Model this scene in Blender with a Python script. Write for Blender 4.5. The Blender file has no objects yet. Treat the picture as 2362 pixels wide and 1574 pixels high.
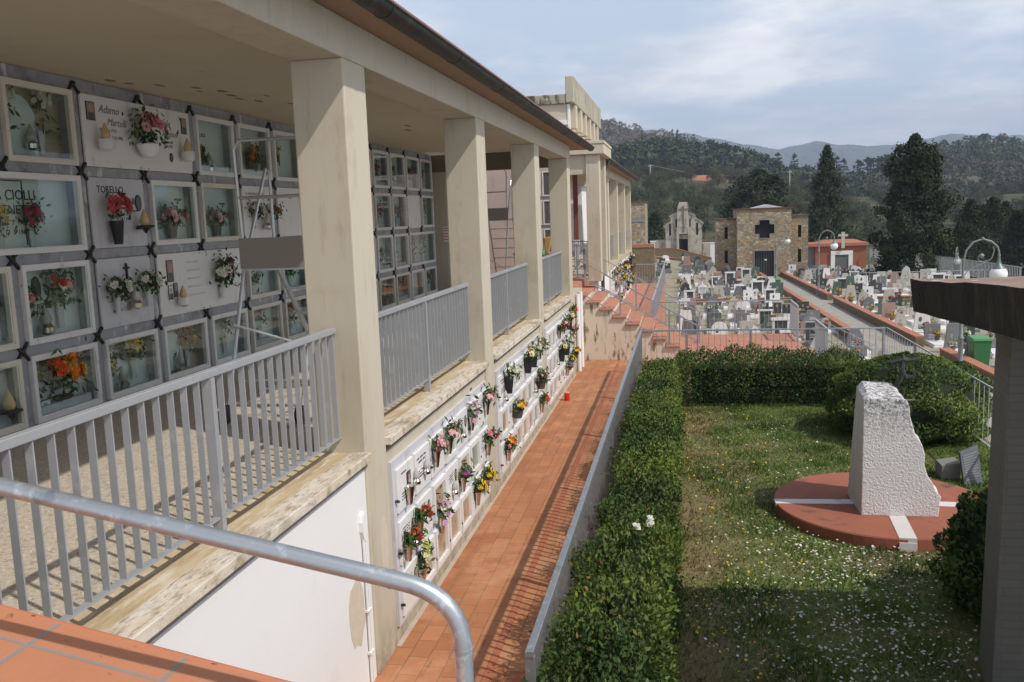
import bpy, math, random
import numpy as np
from mathutils import Vector, Matrix
R=math.radians
SC=bpy.context.scene; COL=SC.collection
random.seed(7); RG=np.random.default_rng(7)
ORD='zeroth first second third fourth fifth sixth seventh eighth ninth tenth eleventh twelfth thirteenth fourteenth fifteenth sixteenth seventeenth eighteenth nineteenth twentieth'.split()+['twenty-'+s for s in 'first second third fourth fifth sixth seventh eighth ninth'.split()]+['thirtieth']
WL={}
# ------------------------------------------------------------------ helpers
def tag(o,label=None,cat=None,group=None,kind=None):
    if label: o['label']=label
    if cat: o['category']=cat
    if group: o['group']=group
    if kind: o['kind']=kind
    return o
def empty(name,loc=(0,0,0),label=None,cat=None,group=None,rz=0):
    o=bpy.data.objects.new(name,None); COL.objects.link(o); o.location=loc; o.rotation_euler=(0,0,rz); o.empty_display_size=.1
    WL[o.name]=Vector(loc); return tag(o,label,cat,group)
def link_mesh(name,me,parent=None):
    o=bpy.data.objects.new(name,me); COL.objects.link(o)
    if parent is not None: o.parent=parent; WL[o.name]=WL[parent.name]
    else: WL[o.name]=Vector((0,0,0))
    return o
def dup(root,loc,rz=0,s=1,label=None,cat=None,group=None):
    r=root.copy(); COL.objects.link(r); r.location=loc; r.rotation_euler=(0,0,rz); r.scale=(s,s,s) if not isinstance(s,tuple) else s
    tag(r,label,cat,group)
    for ch in KIDS.get(root.name,[]):
        c=ch.copy(); COL.objects.link(c); c.parent=r
        for g in KIDS.get(ch.name,[]):
            d=g.copy(); COL.objects.link(d); d.parent=c
    return r
KIDS={}
class MB:
    def __init__(s): s.v=[]; s.f=[]; s.m=[]
    def quad(s,pts,mi=0):
        n=len(s.v); s.v+= [tuple(p) for p in pts]; s.f.append(tuple(range(n,n+len(pts)))); s.m.append(mi)
    def box(s,x0,x1,y0,y1,z0,z1,mi=0):
        n=len(s.v); s.v+=[(x,y,z) for z in (z0,z1) for x,y in ((x0,y0),(x1,y0),(x1,y1),(x0,y1))]
        for f in ((0,3,2,1),(4,5,6,7),(0,1,5,4),(1,2,6,5),(2,3,7,6),(3,0,4,7)): s.f.append(tuple(n+i for i in f)); s.m.append(mi)
        return s
    def hexa(s,p,mi=0):  # 8 points: bottom 4 ccw, top 4
        n=len(s.v); s.v+=[tuple(q) for q in p]
        for f in ((0,3,2,1),(4,5,6,7),(0,1,5,4),(1,2,6,5),(2,3,7,6),(3,0,4,7)): s.f.append(tuple(n+i for i in f)); s.m.append(mi)
    def bar(s,a,b,w,h,mi=0,up=(0,0,1)):
        a=Vector(a);b=Vector(b);d=(b-a).normalized();r=d.cross(Vector(up)); 
        if r.length<1e-4: r=d.cross(Vector((0,1,0)))
        r.normalize();u=r.cross(d)
        s.hexa([q+r*i*w/2+u*j*h/2 for j,q4 in ((-1,0),(1,0)) for q,i in ((a,-1),(a,1),(b,1),(b,-1))],mi)
    def prism(s,poly,d0,d1,ax='y',mi=0):
        # poly 2d list; ax: extrusion axis. y:(x,z) x:(y,z) z:(x,y)
        def P(p,d): return {'y':(p[0],d,p[1]),'x':(d,p[0],p[1]),'z':(p[0],p[1],d)}[ax]
        n=len(s.v);k=len(poly); s.v+=[P(p,d0) for p in poly]+[P(p,d1) for p in poly]
        s.f.append(tuple(n+i for i in range(k)));s.m.append(mi); s.f.append(tuple(n+k+i for i in reversed(range(k))));s.m.append(mi)
        for i in range(k): s.f.append((n+i,n+k+i,n+k+(i+1)%k,n+(i+1)%k)); s.m.append(mi)
    def tube(s,path,r,n=8,mi=0,cap=True):
        P=[Vector(p) for p in path]; rs=r if isinstance(r,(list,tuple)) else [r]*len(P)
        base=len(s.v); up=Vector((0,0,1)); prev=None
        for i,p in enumerate(P):
            d=(P[min(i+1,len(P)-1)]-P[max(i-1,0)]).normalized()
            if prev is None:
                a=d.cross(up) if abs(d.z)<.95 else d.cross(Vector((0,1,0)))
            else: a=prev-d*prev.dot(d)
            a.normalize(); prev=a; b=d.cross(a)
            for k in range(n):
                t=2*math.pi*k/n; s.v.append(tuple(p+(a*math.cos(t)+b*math.sin(t))*rs[i]))
        for i in range(len(P)-1):
            for k in range(n):
                s.f.append((base+i*n+k,base+i*n+(k+1)%n,base+(i+1)*n+(k+1)%n,base+(i+1)*n+k)); s.m.append(mi)
        if cap:
            s.f.append(tuple(base+k for k in reversed(range(n))));s.m.append(mi)
            s.f.append(tuple(base+(len(P)-1)*n+k for k in range(n)));s.m.append(mi)
    def lathe(s,prof,c=(0,0,0),n=16,mi=0,sx=1,sy=1):
        base=len(s.v)
        for r,z in prof:
            for k in range(n):
                t=2*math.pi*k/n; s.v.append((c[0]+r*math.cos(t)*sx,c[1]+r*math.sin(t)*sy,c[2]+z))
        for i in range(len(prof)-1):
            for k in range(n): s.f.append((base+i*n+k,base+i*n+(k+1)%n,base+(i+1)*n+(k+1)%n,base+(i+1)*n+k)); s.m.append(mi)
        if prof[0][0]>1e-4: s.f.append(tuple(base+k for k in reversed(range(n))));s.m.append(mi)
        if prof[-1][0]>1e-4: s.f.append(tuple(base+(len(prof)-1)*n+k for k in range(n)));s.m.append(mi)
    def sphere(s,c,r,mi=0,n=12,sz=1):
        m=max(4,n//2); s.lathe([(max(1e-5,r*math.sin(math.pi*i/m)),-r*sz*math.cos(math.pi*i/m)) for i in range(m+1)],c,n,mi)
    def mesh(s,name,mats,off=None,smooth=False):
        me=bpy.data.meshes.new(name); v=s.v
        if off is not None and off.length>0: v=[(a-off.x,b-off.y,c-off.z) for a,b,c in v]
        me.from_pydata(v,[],s.f)
        for m in (mats if isinstance(mats,(list,tuple)) else [mats]): me.materials.append(m)
        me.polygons.foreach_set('material_index',s.m)
        if smooth: me.polygons.foreach_set('use_smooth',[True]*len(s.f))
        me.update(); return me
    def build(s,name,mats,parent=None,smooth=False,bev=0):
        me=s.mesh(name,mats,WL[parent.name] if parent is not None else None,smooth)
        o=link_mesh(name,me,parent)
        if parent is not None: KIDS.setdefault(parent.name,[]).append(o)
        if bev:
            m=o.modifiers.new('Bevel','BEVEL'); m.width=bev; m.segments=2; m.limit_method='ANGLE'
        if smooth:
            try: me.set_sharp_from_angle(angle=R(42))
            except Exception: pass
        return o
def np_mesh(name,V,F,mats,mi=None,parent=None,smooth=False):
    V=np.asarray(V,np.float32); F=np.asarray(F,np.int32); me=bpy.data.meshes.new(name); k=F.shape[1]
    if parent is not None and WL[parent.name].length>0: V=V-np.array(WL[parent.name],np.float32)
    me.vertices.add(len(V)); me.vertices.foreach_set('co',V.ravel())
    me.loops.add(F.size); me.loops.foreach_set('vertex_index',F.ravel())
    me.polygons.add(len(F)); me.polygons.foreach_set('loop_start',np.arange(0,F.size,k,dtype=np.int32)); me.polygons.foreach_set('loop_total',np.full(len(F),k,np.int32))
    for m in (mats if isinstance(mats,(list,tuple)) else [mats]): me.materials.append(m)
    if mi is not None: me.polygons.foreach_set('material_index',np.asarray(mi,np.int32))
    if smooth: me.polygons.foreach_set('use_smooth',np.ones(len(F),bool))
    me.update(); me.validate(); o=link_mesh(name,me,parent)
    if parent is not None: KIDS.setdefault(parent.name,[]).append(o)
    return o
LN={}
def soft_normals(o,out,k=.65):
    """foliage shading: leaf normals leant towards the outside of their clump (out: one vector per leaf face of four corners)"""
    me=o.data; n=len(me.polygons); fn=np.empty(n*3,np.float32); me.polygons.foreach_get('normal',fn); fn=fn.reshape(-1,3); out=np.asarray(out,np.float32); out=out/(np.linalg.norm(out,axis=1)[:,None]+1e-9)
    s=np.sign((fn*out).sum(1)); s[s==0]=1; v=fn*s[:,None]*(1-k)+out*k; v/=np.linalg.norm(v,axis=1)[:,None]+1e-9
    flip=np.where(s<0)[0]
    if len(flip):
        li=np.empty(len(me.loops),np.int32); me.loops.foreach_get('vertex_index',li); li=li.reshape(-1,4); li[flip]=li[flip][:,::-1]; me.loops.foreach_set('vertex_index',li.ravel()); me.update()
    me.polygons.foreach_set('use_smooth',np.ones(n,bool)); me.normals_split_custom_set(np.repeat(v,4,0).tolist())
def leaf_geo(C,size,up=0.0,asp=.45,rng=RG,nrm=None):
    """kite shaped leaf faces at centres C (n,3); size (n,) ; up pulls the leaf axis upward"""
    n=len(C); a=rng.normal(size=(n,3)); a[:,2]+=up*1.5
    if nrm is not None: a+=nrm
    a/=np.linalg.norm(a,axis=1)[:,None]+1e-9
    b=np.cross(a,rng.normal(size=(n,3))); b/=np.linalg.norm(b,axis=1)[:,None]+1e-9
    s=np.asarray(size).reshape(-1,1)*np.ones((n,1)); V=np.stack([C-a*s*.5,C+b*s*asp*.5+a*s*.05,C+a*s*.5,C-b*s*asp*.5+a*s*.05],1).reshape(-1,3)
    return V,np.arange(4*n).reshape(-1,4)
# ------------------------------------------------------------------ materials
MATS={}
def nmat(name):
    m=bpy.data.materials.new(name); m.use_nodes=True; nt=m.node_tree; b=nt.nodes['Principled BSDF']; return m,nt,b
def N(nt,t,**k):
    n=nt.nodes.new(t)
    for a,v in k.items():
        if a.startswith('_'): n.inputs[int(a[1:])].default_value=v
        else: setattr(n,a,v)
    return n
def pos(nt,scale=(1,1,1)):
    g=N(nt,'ShaderNodeNewGeometry'); mp=N(nt,'ShaderNodeMapping'); mp.inputs['Scale'].default_value=scale
    nt.links.new(g.outputs['Position'],mp.inputs['Vector']); return mp.outputs['Vector']
def noise(nt,vec,scale,detail=4,rough=.6):
    n=N(nt,'ShaderNodeTexNoise'); n.inputs['Scale'].default_value=scale; n.inputs['Detail'].default_value=detail; n.inputs['Roughness'].default_value=rough
    nt.links.new(vec,n.inputs['Vector']); return n.outputs['Fac']
def ramp(nt,fac,p0,p1,c0=(0,0,0,1),c1=(1,1,1,1)):
    r=N(nt,'ShaderNodeValToRGB'); e=r.color_ramp.elements; e[0].position=p0; e[1].position=p1; e[0].color=c0; e[1].color=c1
    nt.links.new(fac,r.inputs['Fac']); return r.outputs['Color']
def mixc(nt,fac,a,b,mode='MIX'):
    m=N(nt,'ShaderNodeMix',data_type='RGBA',blend_type=mode)
    for i,v in ((0,fac),(6,a),(7,b)):
        if hasattr(v,'is_output'): nt.links.new(v,m.inputs[i])
        else: m.inputs[i].default_value=v if i==0 else (tuple(v)+(1,) if len(v)==3 else v)
    return m.outputs[2]
def bumpn(nt,b,h,strength,dist=.02):
    n=N(nt,'ShaderNodeBump'); n.inputs['Strength'].default_value=strength; n.inputs['Distance'].default_value=dist
    nt.links.new(h,n.inputs['Height']); nt.links.new(n.outputs['Normal'],b.inputs['Normal'])
def mul(c,k): return tuple(min(1,x*k) for x in c)
def mat(name,col,rough=.75,var=.15,scale=2.0,stains=(),bump=0,bscale=60,bdist=.01,metal=0,spec=.35,stretch=(1,1,1)):
    """plain procedural surface: mottled colour, optional stains [(colour, scale, lo, hi, stretch)], bump"""
    if name in MATS: return MATS[name]
    m,nt,b=nmat(name); v=pos(nt,stretch); f=noise(nt,v,scale,6)
    c=mixc(nt,f,mul(col,1-var),mul(col,1+var))
    for sc_col,sscale,lo,hi,st in stains:
        c=mixc(nt,ramp(nt,noise(nt,pos(nt,st),sscale,8,.65),lo,hi),c,sc_col)
    nt.links.new(c,b.inputs['Base Color']); b.inputs['Roughness'].default_value=rough; b.inputs['Metallic'].default_value=metal
    b.inputs['Specular IOR Level'].default_value=spec
    if bump: bumpn(nt,b,noise(nt,pos(nt),bscale,5),bump,bdist)
    MATS[name]=m; return m
def brick(name,c1,c2,mortar,bw,rh,ms=.012,axes='yx',rough=.75,var=.3,bump=.4,stains=(),off=.5,spec=.3,shift=(0,0)):
    m,nt,b=nmat(name); g=N(nt,'ShaderNodeNewGeometry'); sp=N(nt,'ShaderNodeSeparateXYZ'); cb=N(nt,'ShaderNodeCombineXYZ'); ad=N(nt,'ShaderNodeVectorMath',operation='ADD')
    nt.links.new(g.outputs['Position'],ad.inputs[0]); ad.inputs[1].default_value=(shift[0],shift[1],0); nt.links.new(ad.outputs[0],sp.inputs[0])
    for i,a in enumerate(axes): nt.links.new(sp.outputs['xyz'.index(a)],cb.inputs[i])
    t=N(nt,'ShaderNodeTexBrick'); t.offset=off; t.inputs['Scale'].default_value=1; t.inputs['Mortar Size'].default_value=ms/2; t.inputs['Mortar Smooth'].default_value=.15
    t.inputs['Brick Width'].default_value=bw; t.inputs['Row Height'].default_value=rh
    for k,c in (('Color1',c1),('Color2',c2),('Mortar',mortar)): t.inputs[k].default_value=tuple(c)+(1,)
    nt.links.new(cb.outputs[0],t.inputs['Vector'])
    f=noise(nt,pos(nt),3,6); c=mixc(nt,f,(1-var,)*3,(1+var*.6,)*3); c=mixc(nt,1.0,t.outputs['Color'],c,'MULTIPLY')
    for sc_col,sscale,lo,hi,st in stains: c=mixc(nt,ramp(nt,noise(nt,pos(nt,st),sscale,8,.65),lo,hi),c,sc_col)
    nt.links.new(c,b.inputs['Base Color']); b.inputs['Roughness'].default_value=rough; b.inputs['Specular IOR Level'].default_value=spec
    mm=N(nt,'ShaderNodeMath',operation='MULTIPLY_ADD'); nt.links.new(t.outputs['Fac'],mm.inputs[0]); mm.inputs[1].default_value=-1; nt.links.new(noise(nt,pos(nt),40,4),mm.inputs[2])
    bumpn(nt,b,mm.outputs[0],bump,.004); MATS[name]=m; return m
def leafmat(name,col,rough=.6,var=.35,trans=.25,spec=.18):
    if name in MATS: return MATS[name]
    m,nt,b=nmat(name); v=pos(nt); f=noise(nt,v,1.3,3); i=N(nt,'ShaderNodeNewGeometry')
    c=mixc(nt,f,mul(col,1-var),mul(col,1+var)); c=mixc(nt,i.outputs['Random Per Island'],mixc(nt,1.0,c,(.8,.82,.78),'MULTIPLY'),mixc(nt,1.0,c,(1.2,1.16,1.05),'MULTIPLY'))
    nt.links.new(c,b.inputs['Base Color']); b.inputs['Roughness'].default_value=rough; b.inputs['Specular IOR Level'].default_value=spec
    if trans:
        t=N(nt,'ShaderNodeBsdfTranslucent'); nt.links.new(c,t.inputs['Color']); mx=N(nt,'ShaderNodeMixShader'); mx.inputs[0].default_value=trans
        nt.links.new(b.outputs[0],mx.inputs[1]); nt.links.new(t.outputs[0],mx.inputs[2]); nt.links.new(mx.outputs[0],nt.nodes['Material Output'].inputs['Surface'])
    MATS[name]=m; return m
def glassmat(name,tint=(.9,.95,.93),refl=.12,rough=.03):
    m,nt,b=nmat(name); t=N(nt,'ShaderNodeBsdfTransparent'); t.inputs[0].default_value=tint+(1,); g=N(nt,'ShaderNodeBsdfGlossy'); g.inputs['Roughness'].default_value=rough
    fr=N(nt,'ShaderNodeLayerWeight'); pw=N(nt,'ShaderNodeMath',operation='POWER'); nt.links.new(fr.outputs['Facing'],pw.inputs[0]); pw.inputs[1].default_value=4; a=N(nt,'ShaderNodeMath',operation='MULTIPLY_ADD'); nt.links.new(pw.outputs[0],a.inputs[0]); a.inputs[1].default_value=.6; a.inputs[2].default_value=refl
    mx=N(nt,'ShaderNodeMixShader'); nt.links.new(a.outputs[0],mx.inputs[0]); nt.links.new(t.outputs[0],mx.inputs[1]); nt.links.new(g.outputs[0],mx.inputs[2])
    nt.links.new(mx.outputs[0],nt.nodes['Material Output'].inputs['Surface']); MATS[name]=m; return m
S1=(1,1,1); SV=(4,4,.7)
PLA=mat('beige_plaster',(.515,.465,.368),.9,.07,1.0,[((.44,.385,.27),.9,.5,.75,(3,3,.5)),((.40,.33,.235),1.3,.55,.8,S1),((.36,.315,.235),2.6,.57,.78,SV)],.12,90,.004)
CEIL=mat('ceiling_plaster',(.60,.52,.39),.95,.05,.8,[((.30,.24,.17),2.2,.68,.70,(.6,1.6,1)),((.52,.44,.32),1.0,.5,.8,S1)],.1,60,.004)
def foot_dirt(m,z0=-1.87,z1=-1.45,col=(.27,.235,.18)):
    nt=m.node_tree; b=nt.nodes['Principled BSDF']; l=b.inputs['Base Color'].links[0].from_socket; g=N(nt,'ShaderNodeNewGeometry'); s=N(nt,'ShaderNodeSeparateXYZ'); nt.links.new(g.outputs['Position'],s.inputs[0]); r=N(nt,'ShaderNodeMapRange'); nt.links.new(s.outputs[2],r.inputs[0]); r.inputs[1].default_value=z1; r.inputs[2].default_value=z0
    q=N(nt,'ShaderNodeMath',operation='MULTIPLY'); nt.links.new(r.outputs[0],q.inputs[0]); nt.links.new(ramp(nt,noise(nt,pos(nt,(2,2,1)),4,7,.7),.35,.62),q.inputs[1]); nt.links.new(mixc(nt,q.outputs[0],l,col),b.inputs['Base Color'])
foot_dirt(PLA)
SOF=mat('soffit_paint',(.34,.24,.155),.85,.1,2)
WHT=mat('white_wall_paint',(.76,.755,.75),.85,.03,1,[((.64,.62,.60),2.4,.6,.9,S1)],.25,7,.01)
STU=mat('stained_stucco',(.64,.56,.46),.9,.08,1.5,[((.58,.45,.34),1.6,.55,.75,(1,1,.5)),((.20,.17,.12),2.4,.55,.61,(2.6,2.6,.6)),((.32,.28,.21),1.4,.58,.75,(2.5,2.5,.5))],.3,35,.01)
TRAV=mat('travertine',(.50,.40,.26),.85,.15,3,[((.36,.27,.15),2.5,.45,.65,(3.0,.5,1)),((.60,.53,.42),4,.5,.62,(3,.6,1))],.3,45,.006)
TRAVO=mat('lichened_travertine',(.58,.50,.39),.9,.15,5,[((.66,.61,.53),3,.42,.62,(2,.7,1)),((.30,.24,.16),9,.50,.66,(3.5,.8,1)),((.26,.20,.125),1.3,.50,.66,(1.5,.8,1)),((.16,.13,.09),30,.60,.70,(2,.7,1))],.5,60,.008)
TERR=mat('terrazzo',(.47,.41,.33),.6,.05,2,[((.30,.25,.19),38,.52,.6,S1),((.62,.57,.48),45,.55,.62,S1)],.05,60,.002)
WALKT=brick('walk_tile',(.37,.155,.07),(.45,.195,.092),(.17,.10,.06),.30,.175,.008,'yx',.7,.16,.3,[((.56,.30,.17),1.4,.5,.8,S1),((.30,.10,.045),2.2,.55,.75,S1),((.55,.45,.36),9,.68,.76,S1),((.16,.09,.06),3.5,.62,.74,(3,.6,1)),((.30,.125,.06),.9,.5,.7,(5,.4,1))],shift=(.05,0))
RAMPT=brick('ramp_tile',(.41,.165,.088),(.455,.195,.105),(.25,.225,.20),.43,.245,.016,'xy',.65,.1,.5,[((.07,.05,.04),16,.66,.70,S1),((.48,.17,.09),1.5,.5,.7,S1)],off=0,shift=(.22,-.02))
STEPT=brick('step_tile',(.44,.20,.13),(.48,.225,.15),(.32,.20,.14),.40,.33,.01,'yx',.75,.2,.3,[((.30,.13,.08),2.5,.55,.7,S1)],off=0)
MARG=mat('grey_marble',(.33,.34,.36),.4,.10,2,[((.20,.205,.22),1.6,.50,.66,(1,2.2,2.2)),((.58,.585,.60),2.3,.58,.64,(1,3,1.2))],0,spec=.5)
MARL=mat('pale_marble',(.58,.575,.60),.45,.06,2,[((.44,.44,.47),1.8,.52,.7,(1,2.5,1.5))],0,spec=.5)
MARW=mat('white_marble',(.76,.75,.73),.35,.05,2,[((.58,.57,.57),2.0,.58,.66,(1,2.5,1.2))],0,spec=.5)
MARC=mat('cream_marble',(.70,.66,.57),.45,.06,3,[((.56,.50,.42),2.3,.55,.75,S1)],0,spec=.45)
NICH=[mat('niche_back_green',(.74,.78,.76),.5,.08,3),mat('niche_back_white',(.74,.75,.73),.5,.06,3),mat('niche_back_tan',(.52,.41,.30),.6,.25,5,[((.30,.22,.15),2,.5,.7,(1,.4,6))])]
GLS=glassmat('niche_glass',(.92,.97,.96),.045)
GALV=mat('galvanised_steel',(.40,.43,.45),.42,.10,6,[((.55,.58,.60),18,.55,.62,S1),((.28,.31,.33),9,.58,.66,S1)],.08,140,.002,.75,.5)
RAILM=mat('grey_rail_paint',(.36,.37,.385),.5,.08,4,[((.44,.45,.47),7,.56,.7,S1)],.05,80,.002,.25,.5)
GUT=mat('dark_copper_gutter',(.022,.024,.021),.55,.3,3,[((.07,.072,.065),4,.52,.7,S1)],0,spec=.4,metal=.3)
PIPE=mat('brown_pipe',(.07,.055,.045),.5,.2,3)
CONC=mat('mossy_concrete',(.36,.34,.28),.95,.2,2,[((.075,.07,.055),2.6,.48,.6,(2,2,.6)),((.50,.46,.36),5,.58,.68,S1)],.5,30,.02)
DARKC=mat('weathered_dark_concrete',(.034,.029,.022),.95,.3,3,[((.065,.055,.042),5,.52,.64,(3,3,.3)),((.02,.018,.016),3,.52,.6,(2,2,.4))],.8,24,.02)
LICH=mat('lichen_slab_top',(.26,.19,.15),.95,.25,6,[((.40,.22,.17),4,.54,.62,S1),((.50,.44,.36),9,.58,.64,S1)],.6,30,.02)
PILB=brick('grey_painted_brick',(.165,.155,.138),(.178,.166,.148),(.15,.14,.126),.25,.062,.010,'xz',.9,.2,.5,[((.24,.225,.205),2,.6,.8,(1,1,.6))])
BRON=mat('bronze',(.045,.045,.042),.5,.3,6,[((.10,.12,.11),8,.55,.7,S1)],.1,60,.004,.6,.5)
INK=mat('black_lettering',(.03,.03,.032),.6,0,1)
INKG=mat('grey_lettering',(.22,.21,.20),.6,0,1)
STEEL=mat('polished_steel',(.62,.58,.54),.22,.05,5,metal=1)
ALU=mat('aluminium',(.55,.56,.57),.38,.06,8,metal=.8)
BLKP=mat('black_plastic',(.02,.02,.022),.5,.1,5)
WPOR=mat('white_porcelain',(.78,.77,.74),.3,.02,2,spec=.5)
GLOBE=mat('opal_globe',(.82,.83,.83),.25,.02,2,spec=.5)
LAMPG=mat('grey_green_lamp_paint',(.22,.245,.235),.45,.15,5,metal=.2)
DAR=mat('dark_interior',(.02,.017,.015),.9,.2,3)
DOOR=mat('dark_door',(.02,.021,.023),.5,.2,8,spec=.4)
GREENP=mat('green_plastic',(.035,.16,.055),.45,.1,4,spec=.4)
WOOD=mat('broom_straw',(.48,.27,.11),.8,.25,12)
RED=mat('red_candle',(.62,.03,.02),.35,.1,5,spec=.5)
AMB=mat('amber_lamp_glass',(.62,.42,.20),.25,.1,5,spec=.5)
PHOT=[mat('portrait_dark',(.12,.115,.11),.35,.7,60),mat('portrait_sepia',(.32,.26,.20),.35,.6,50),mat('portrait_colour',(.30,.22,.22),.35,.6,40)]
# ------------------------------------------------------------------ lettering
def text(s,size,x,y,z,parent,m=INK,name='inscription',face='x',shear=0,al='LEFT',space=1):
    c=bpy.data.curves.new('t','FONT'); c.body=s; c.size=size; c.extrude=size*.03; c.align_x=al; c.shear=shear; c.resolution_u=2; c.space_line=space
    o=bpy.data.objects.new('t',c); me=bpy.data.meshes.new_from_object(o); bpy.data.objects.remove(o); bpy.data.curves.remove(c)
    co=np.empty(len(me.vertices)*3); me.vertices.foreach_get('co',co); co=co.reshape(-1,3); off=np.array(WL[parent.name]) if parent is not None else 0
    if face=='x': w=np.stack([co[:,2]+x,co[:,0]+y,co[:,1]+z],1)
    else: w=np.stack([co[:,0]+x,-co[:,2]+y,co[:,1]+z],1)
    me.vertices.foreach_set('co',(w-off).ravel()); me.materials.clear(); me.materials.append(m); me.update(); me.name=name
    o=link_mesh(name,me,parent); KIDS.setdefault(parent.name,[]).append(o); return o
# ------------------------------------------------------------------ arcade building
XF,DB,WC,PY,Y1=-2.47,.416,.487,4.4515,6.56
ZW=-1.87
def arcade(name,label,js,y0,yend,zlow,roof_end,front=True):
    A=empty(name,(XF,y0,0),label,'building')
    for j in js:
        y=Y1+PY*j if name=='arcade_building' else 30.93+PY*j
        b=MB(); b.box(XF-DB,XF,y,y+WC,zlow,3.02); b.build('column',PLA,A,bev=.012)
    b=MB(); b.box(XF-DB,XF,y0,yend,3.02,3.32); b.build('beam',PLA,A,bev=.01)
    b=MB(); b.box(-6.1,XF-DB-.003,y0,yend,3.336,3.44); b.build('ceiling',CEIL,A)
    b=MB(); b.box(XF-DB+.05,-2.13,y0-.02,roof_end,3.322,3.375); b.build('soffit',SOF,A)
    b=MB(); b.prism([(-2.10,3.385),(-2.10,3.43),(-6.5,4.35),(-6.5,4.0)],y0-.04,roof_end,'y'); b.build('roof',mat('roof_tile',(.30,.14,.09),.9,.3,6),A)
    g=MB(); pts=[(-2.15+.088*math.cos(t),3.372+.088*math.sin(t)) for t in [math.pi+math.pi*i/10 for i in range(11)]]
    inner=[(-2.15+.076*math.cos(t),3.372+.076*math.sin(t)) for t in [math.pi+math.pi*i/10 for i in range(11)]]
    g.prism(pts+inner[::-1],y0-.1,roof_end+.05,'y'); g.tube([(-2.062,y0-.1,3.372),(-2.062,roof_end+.05,3.372)],.012,6)
    yy=y0+1.2
    while yy<roof_end:
        for i in range(10):
            a=math.pi+math.pi*i/10;c=a+math.pi/10; g.hexa([(-2.15+r*math.cos(t),yy+d,3.372+r*math.sin(t)) for d in (0,.03) for r,t in ((.087,a),(.093,a),(.093,c),(.087,c))])
        yy+=2.1
    g.build('gutter',GUT,A,smooth=True); return A
AR=arcade('arcade_building','long beige plastered arcade with square columns and dark gutter on the left',(-1,0,1,2,3),1.2,20.45,ZW,22.0)
b=MB(); b.box(-6.0,-2.89,1.2,24.2,-.25,-.015); b.build('floor',TERR,AR)
b=MB(); b.box(-6.0,-2.9,1.2,22.4,ZW-.3,-.26); b.build('foundation',PLA,AR)
for i,j in enumerate((-1,0,1,2)):           # bays: sill and lower wall between columns
    ya,yb=Y1+PY*j+WC,Y1+PY*(j+1)
    s=MB(); s.box(-2.89,-2.60,ya,yb,-.13,.0); s.build('sill',TRAV,AR,bev=.006); s=MB(); s.box(-2.598,-2.425,ya-.004,yb+.004,-.065,.004); s.build('sill',TRAVO,AR,bev=.006)
    w=MB(); w.box(-2.88,-2.492,ya-.01,yb+.01,ZW,-.131); w.build('lower_wall',WHT if j==-1 else PLA,AR)
w=MB(); w.box(-2.88,-2.492,20.39,22.4,ZW,-.02); w.build('lower_wall',PLA,AR)
# peeled plaster at the foot of the first column
def blob(cy,cz,ry,rz,n,seed,x0,x1):
    r=random.Random(seed); return [(cy+ry*math.cos(t)*r.uniform(.75,1.15),cz+rz*math.sin(t)*r.uniform(.8,1.12)) for t in [2*math.pi*i/n for i in range(n)]]
b=MB(); b.prism(blob(6.23,-1.18,.17,.30,14,3,0,0),-2.4915,-2.489,'x'); b.build('peeled_plaster',mat('bare_plaster',(.58,.51,.40),.95,.12,9,bump=.4,bscale=50),AR)
b=MB(); b.prism(blob(6.86,-.95,.10,.35,14,5,0,0),-2.4695,-2.4675,'x'); b.build('peeled_plaster',MATS['bare_plaster'],AR)
b=MB(); rq=random.Random(12)
for cx_,cy_,rx_,ry_ in ((-5.75,8.6,.05,.09),(-5.7,8.85,.05,.08),(-5.5,9.1,.03,.12),(-5.25,9.4,.06,.08),(-5.35,9.65,.03,.06),(-5.12,9.75,.07,.10),(-5.2,10.1,.05,.12),(-5.25,10.4,.03,.10),(-5.15,10.7,.04,.12),(-4.85,10.3,.03,.08),(-4.9,11.1,.03,.1),(-4.4,14.5,.03,.2),(-4.6,15.2,.04,.2),(-4.5,19,.04,.3)):
    b=MB(); b.prism([(cx_+rx_*math.cos(t)*rq.uniform(.6,1.2),cy_+ry_*math.sin(t)*rq.uniform(.6,1.2)) for t in [2*math.pi*i/9 for i in range(9)]],3.3335,3.3355,'z'); b.build('peeled_paint',mat('peeled_ceiling_patch',(.24,.185,.13),.95,.4,30),AR)
# conduit on the white wall
cd=empty('cable_conduit',(-2.47,6.42,ZW),'thin white cable conduit fixed upright beside the white lower wall and first pillar','conduit')
b=MB(); b.tube([(-2.474,6.40,ZW+.02),(-2.474,6.40,-.62)],.011,8); b.tube([(-2.474,6.44,ZW+.02),(-2.474,6.44,-.70)],.008,6); b.build('tube',WHT,cd,smooth=True)
for z in (-1.6,-1.25,-.9): b=MB(); b.box(-2.49,-2.455,6.38,6.455,z,z+.02); b.build('clip',WPOR,cd)
b=MB(); b.prism(blob(6.41,-.55,.045,.12,9,2,0,0),-2.491,-2.46,'x'); b.build('sealed_end',WHT,cd)
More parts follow.
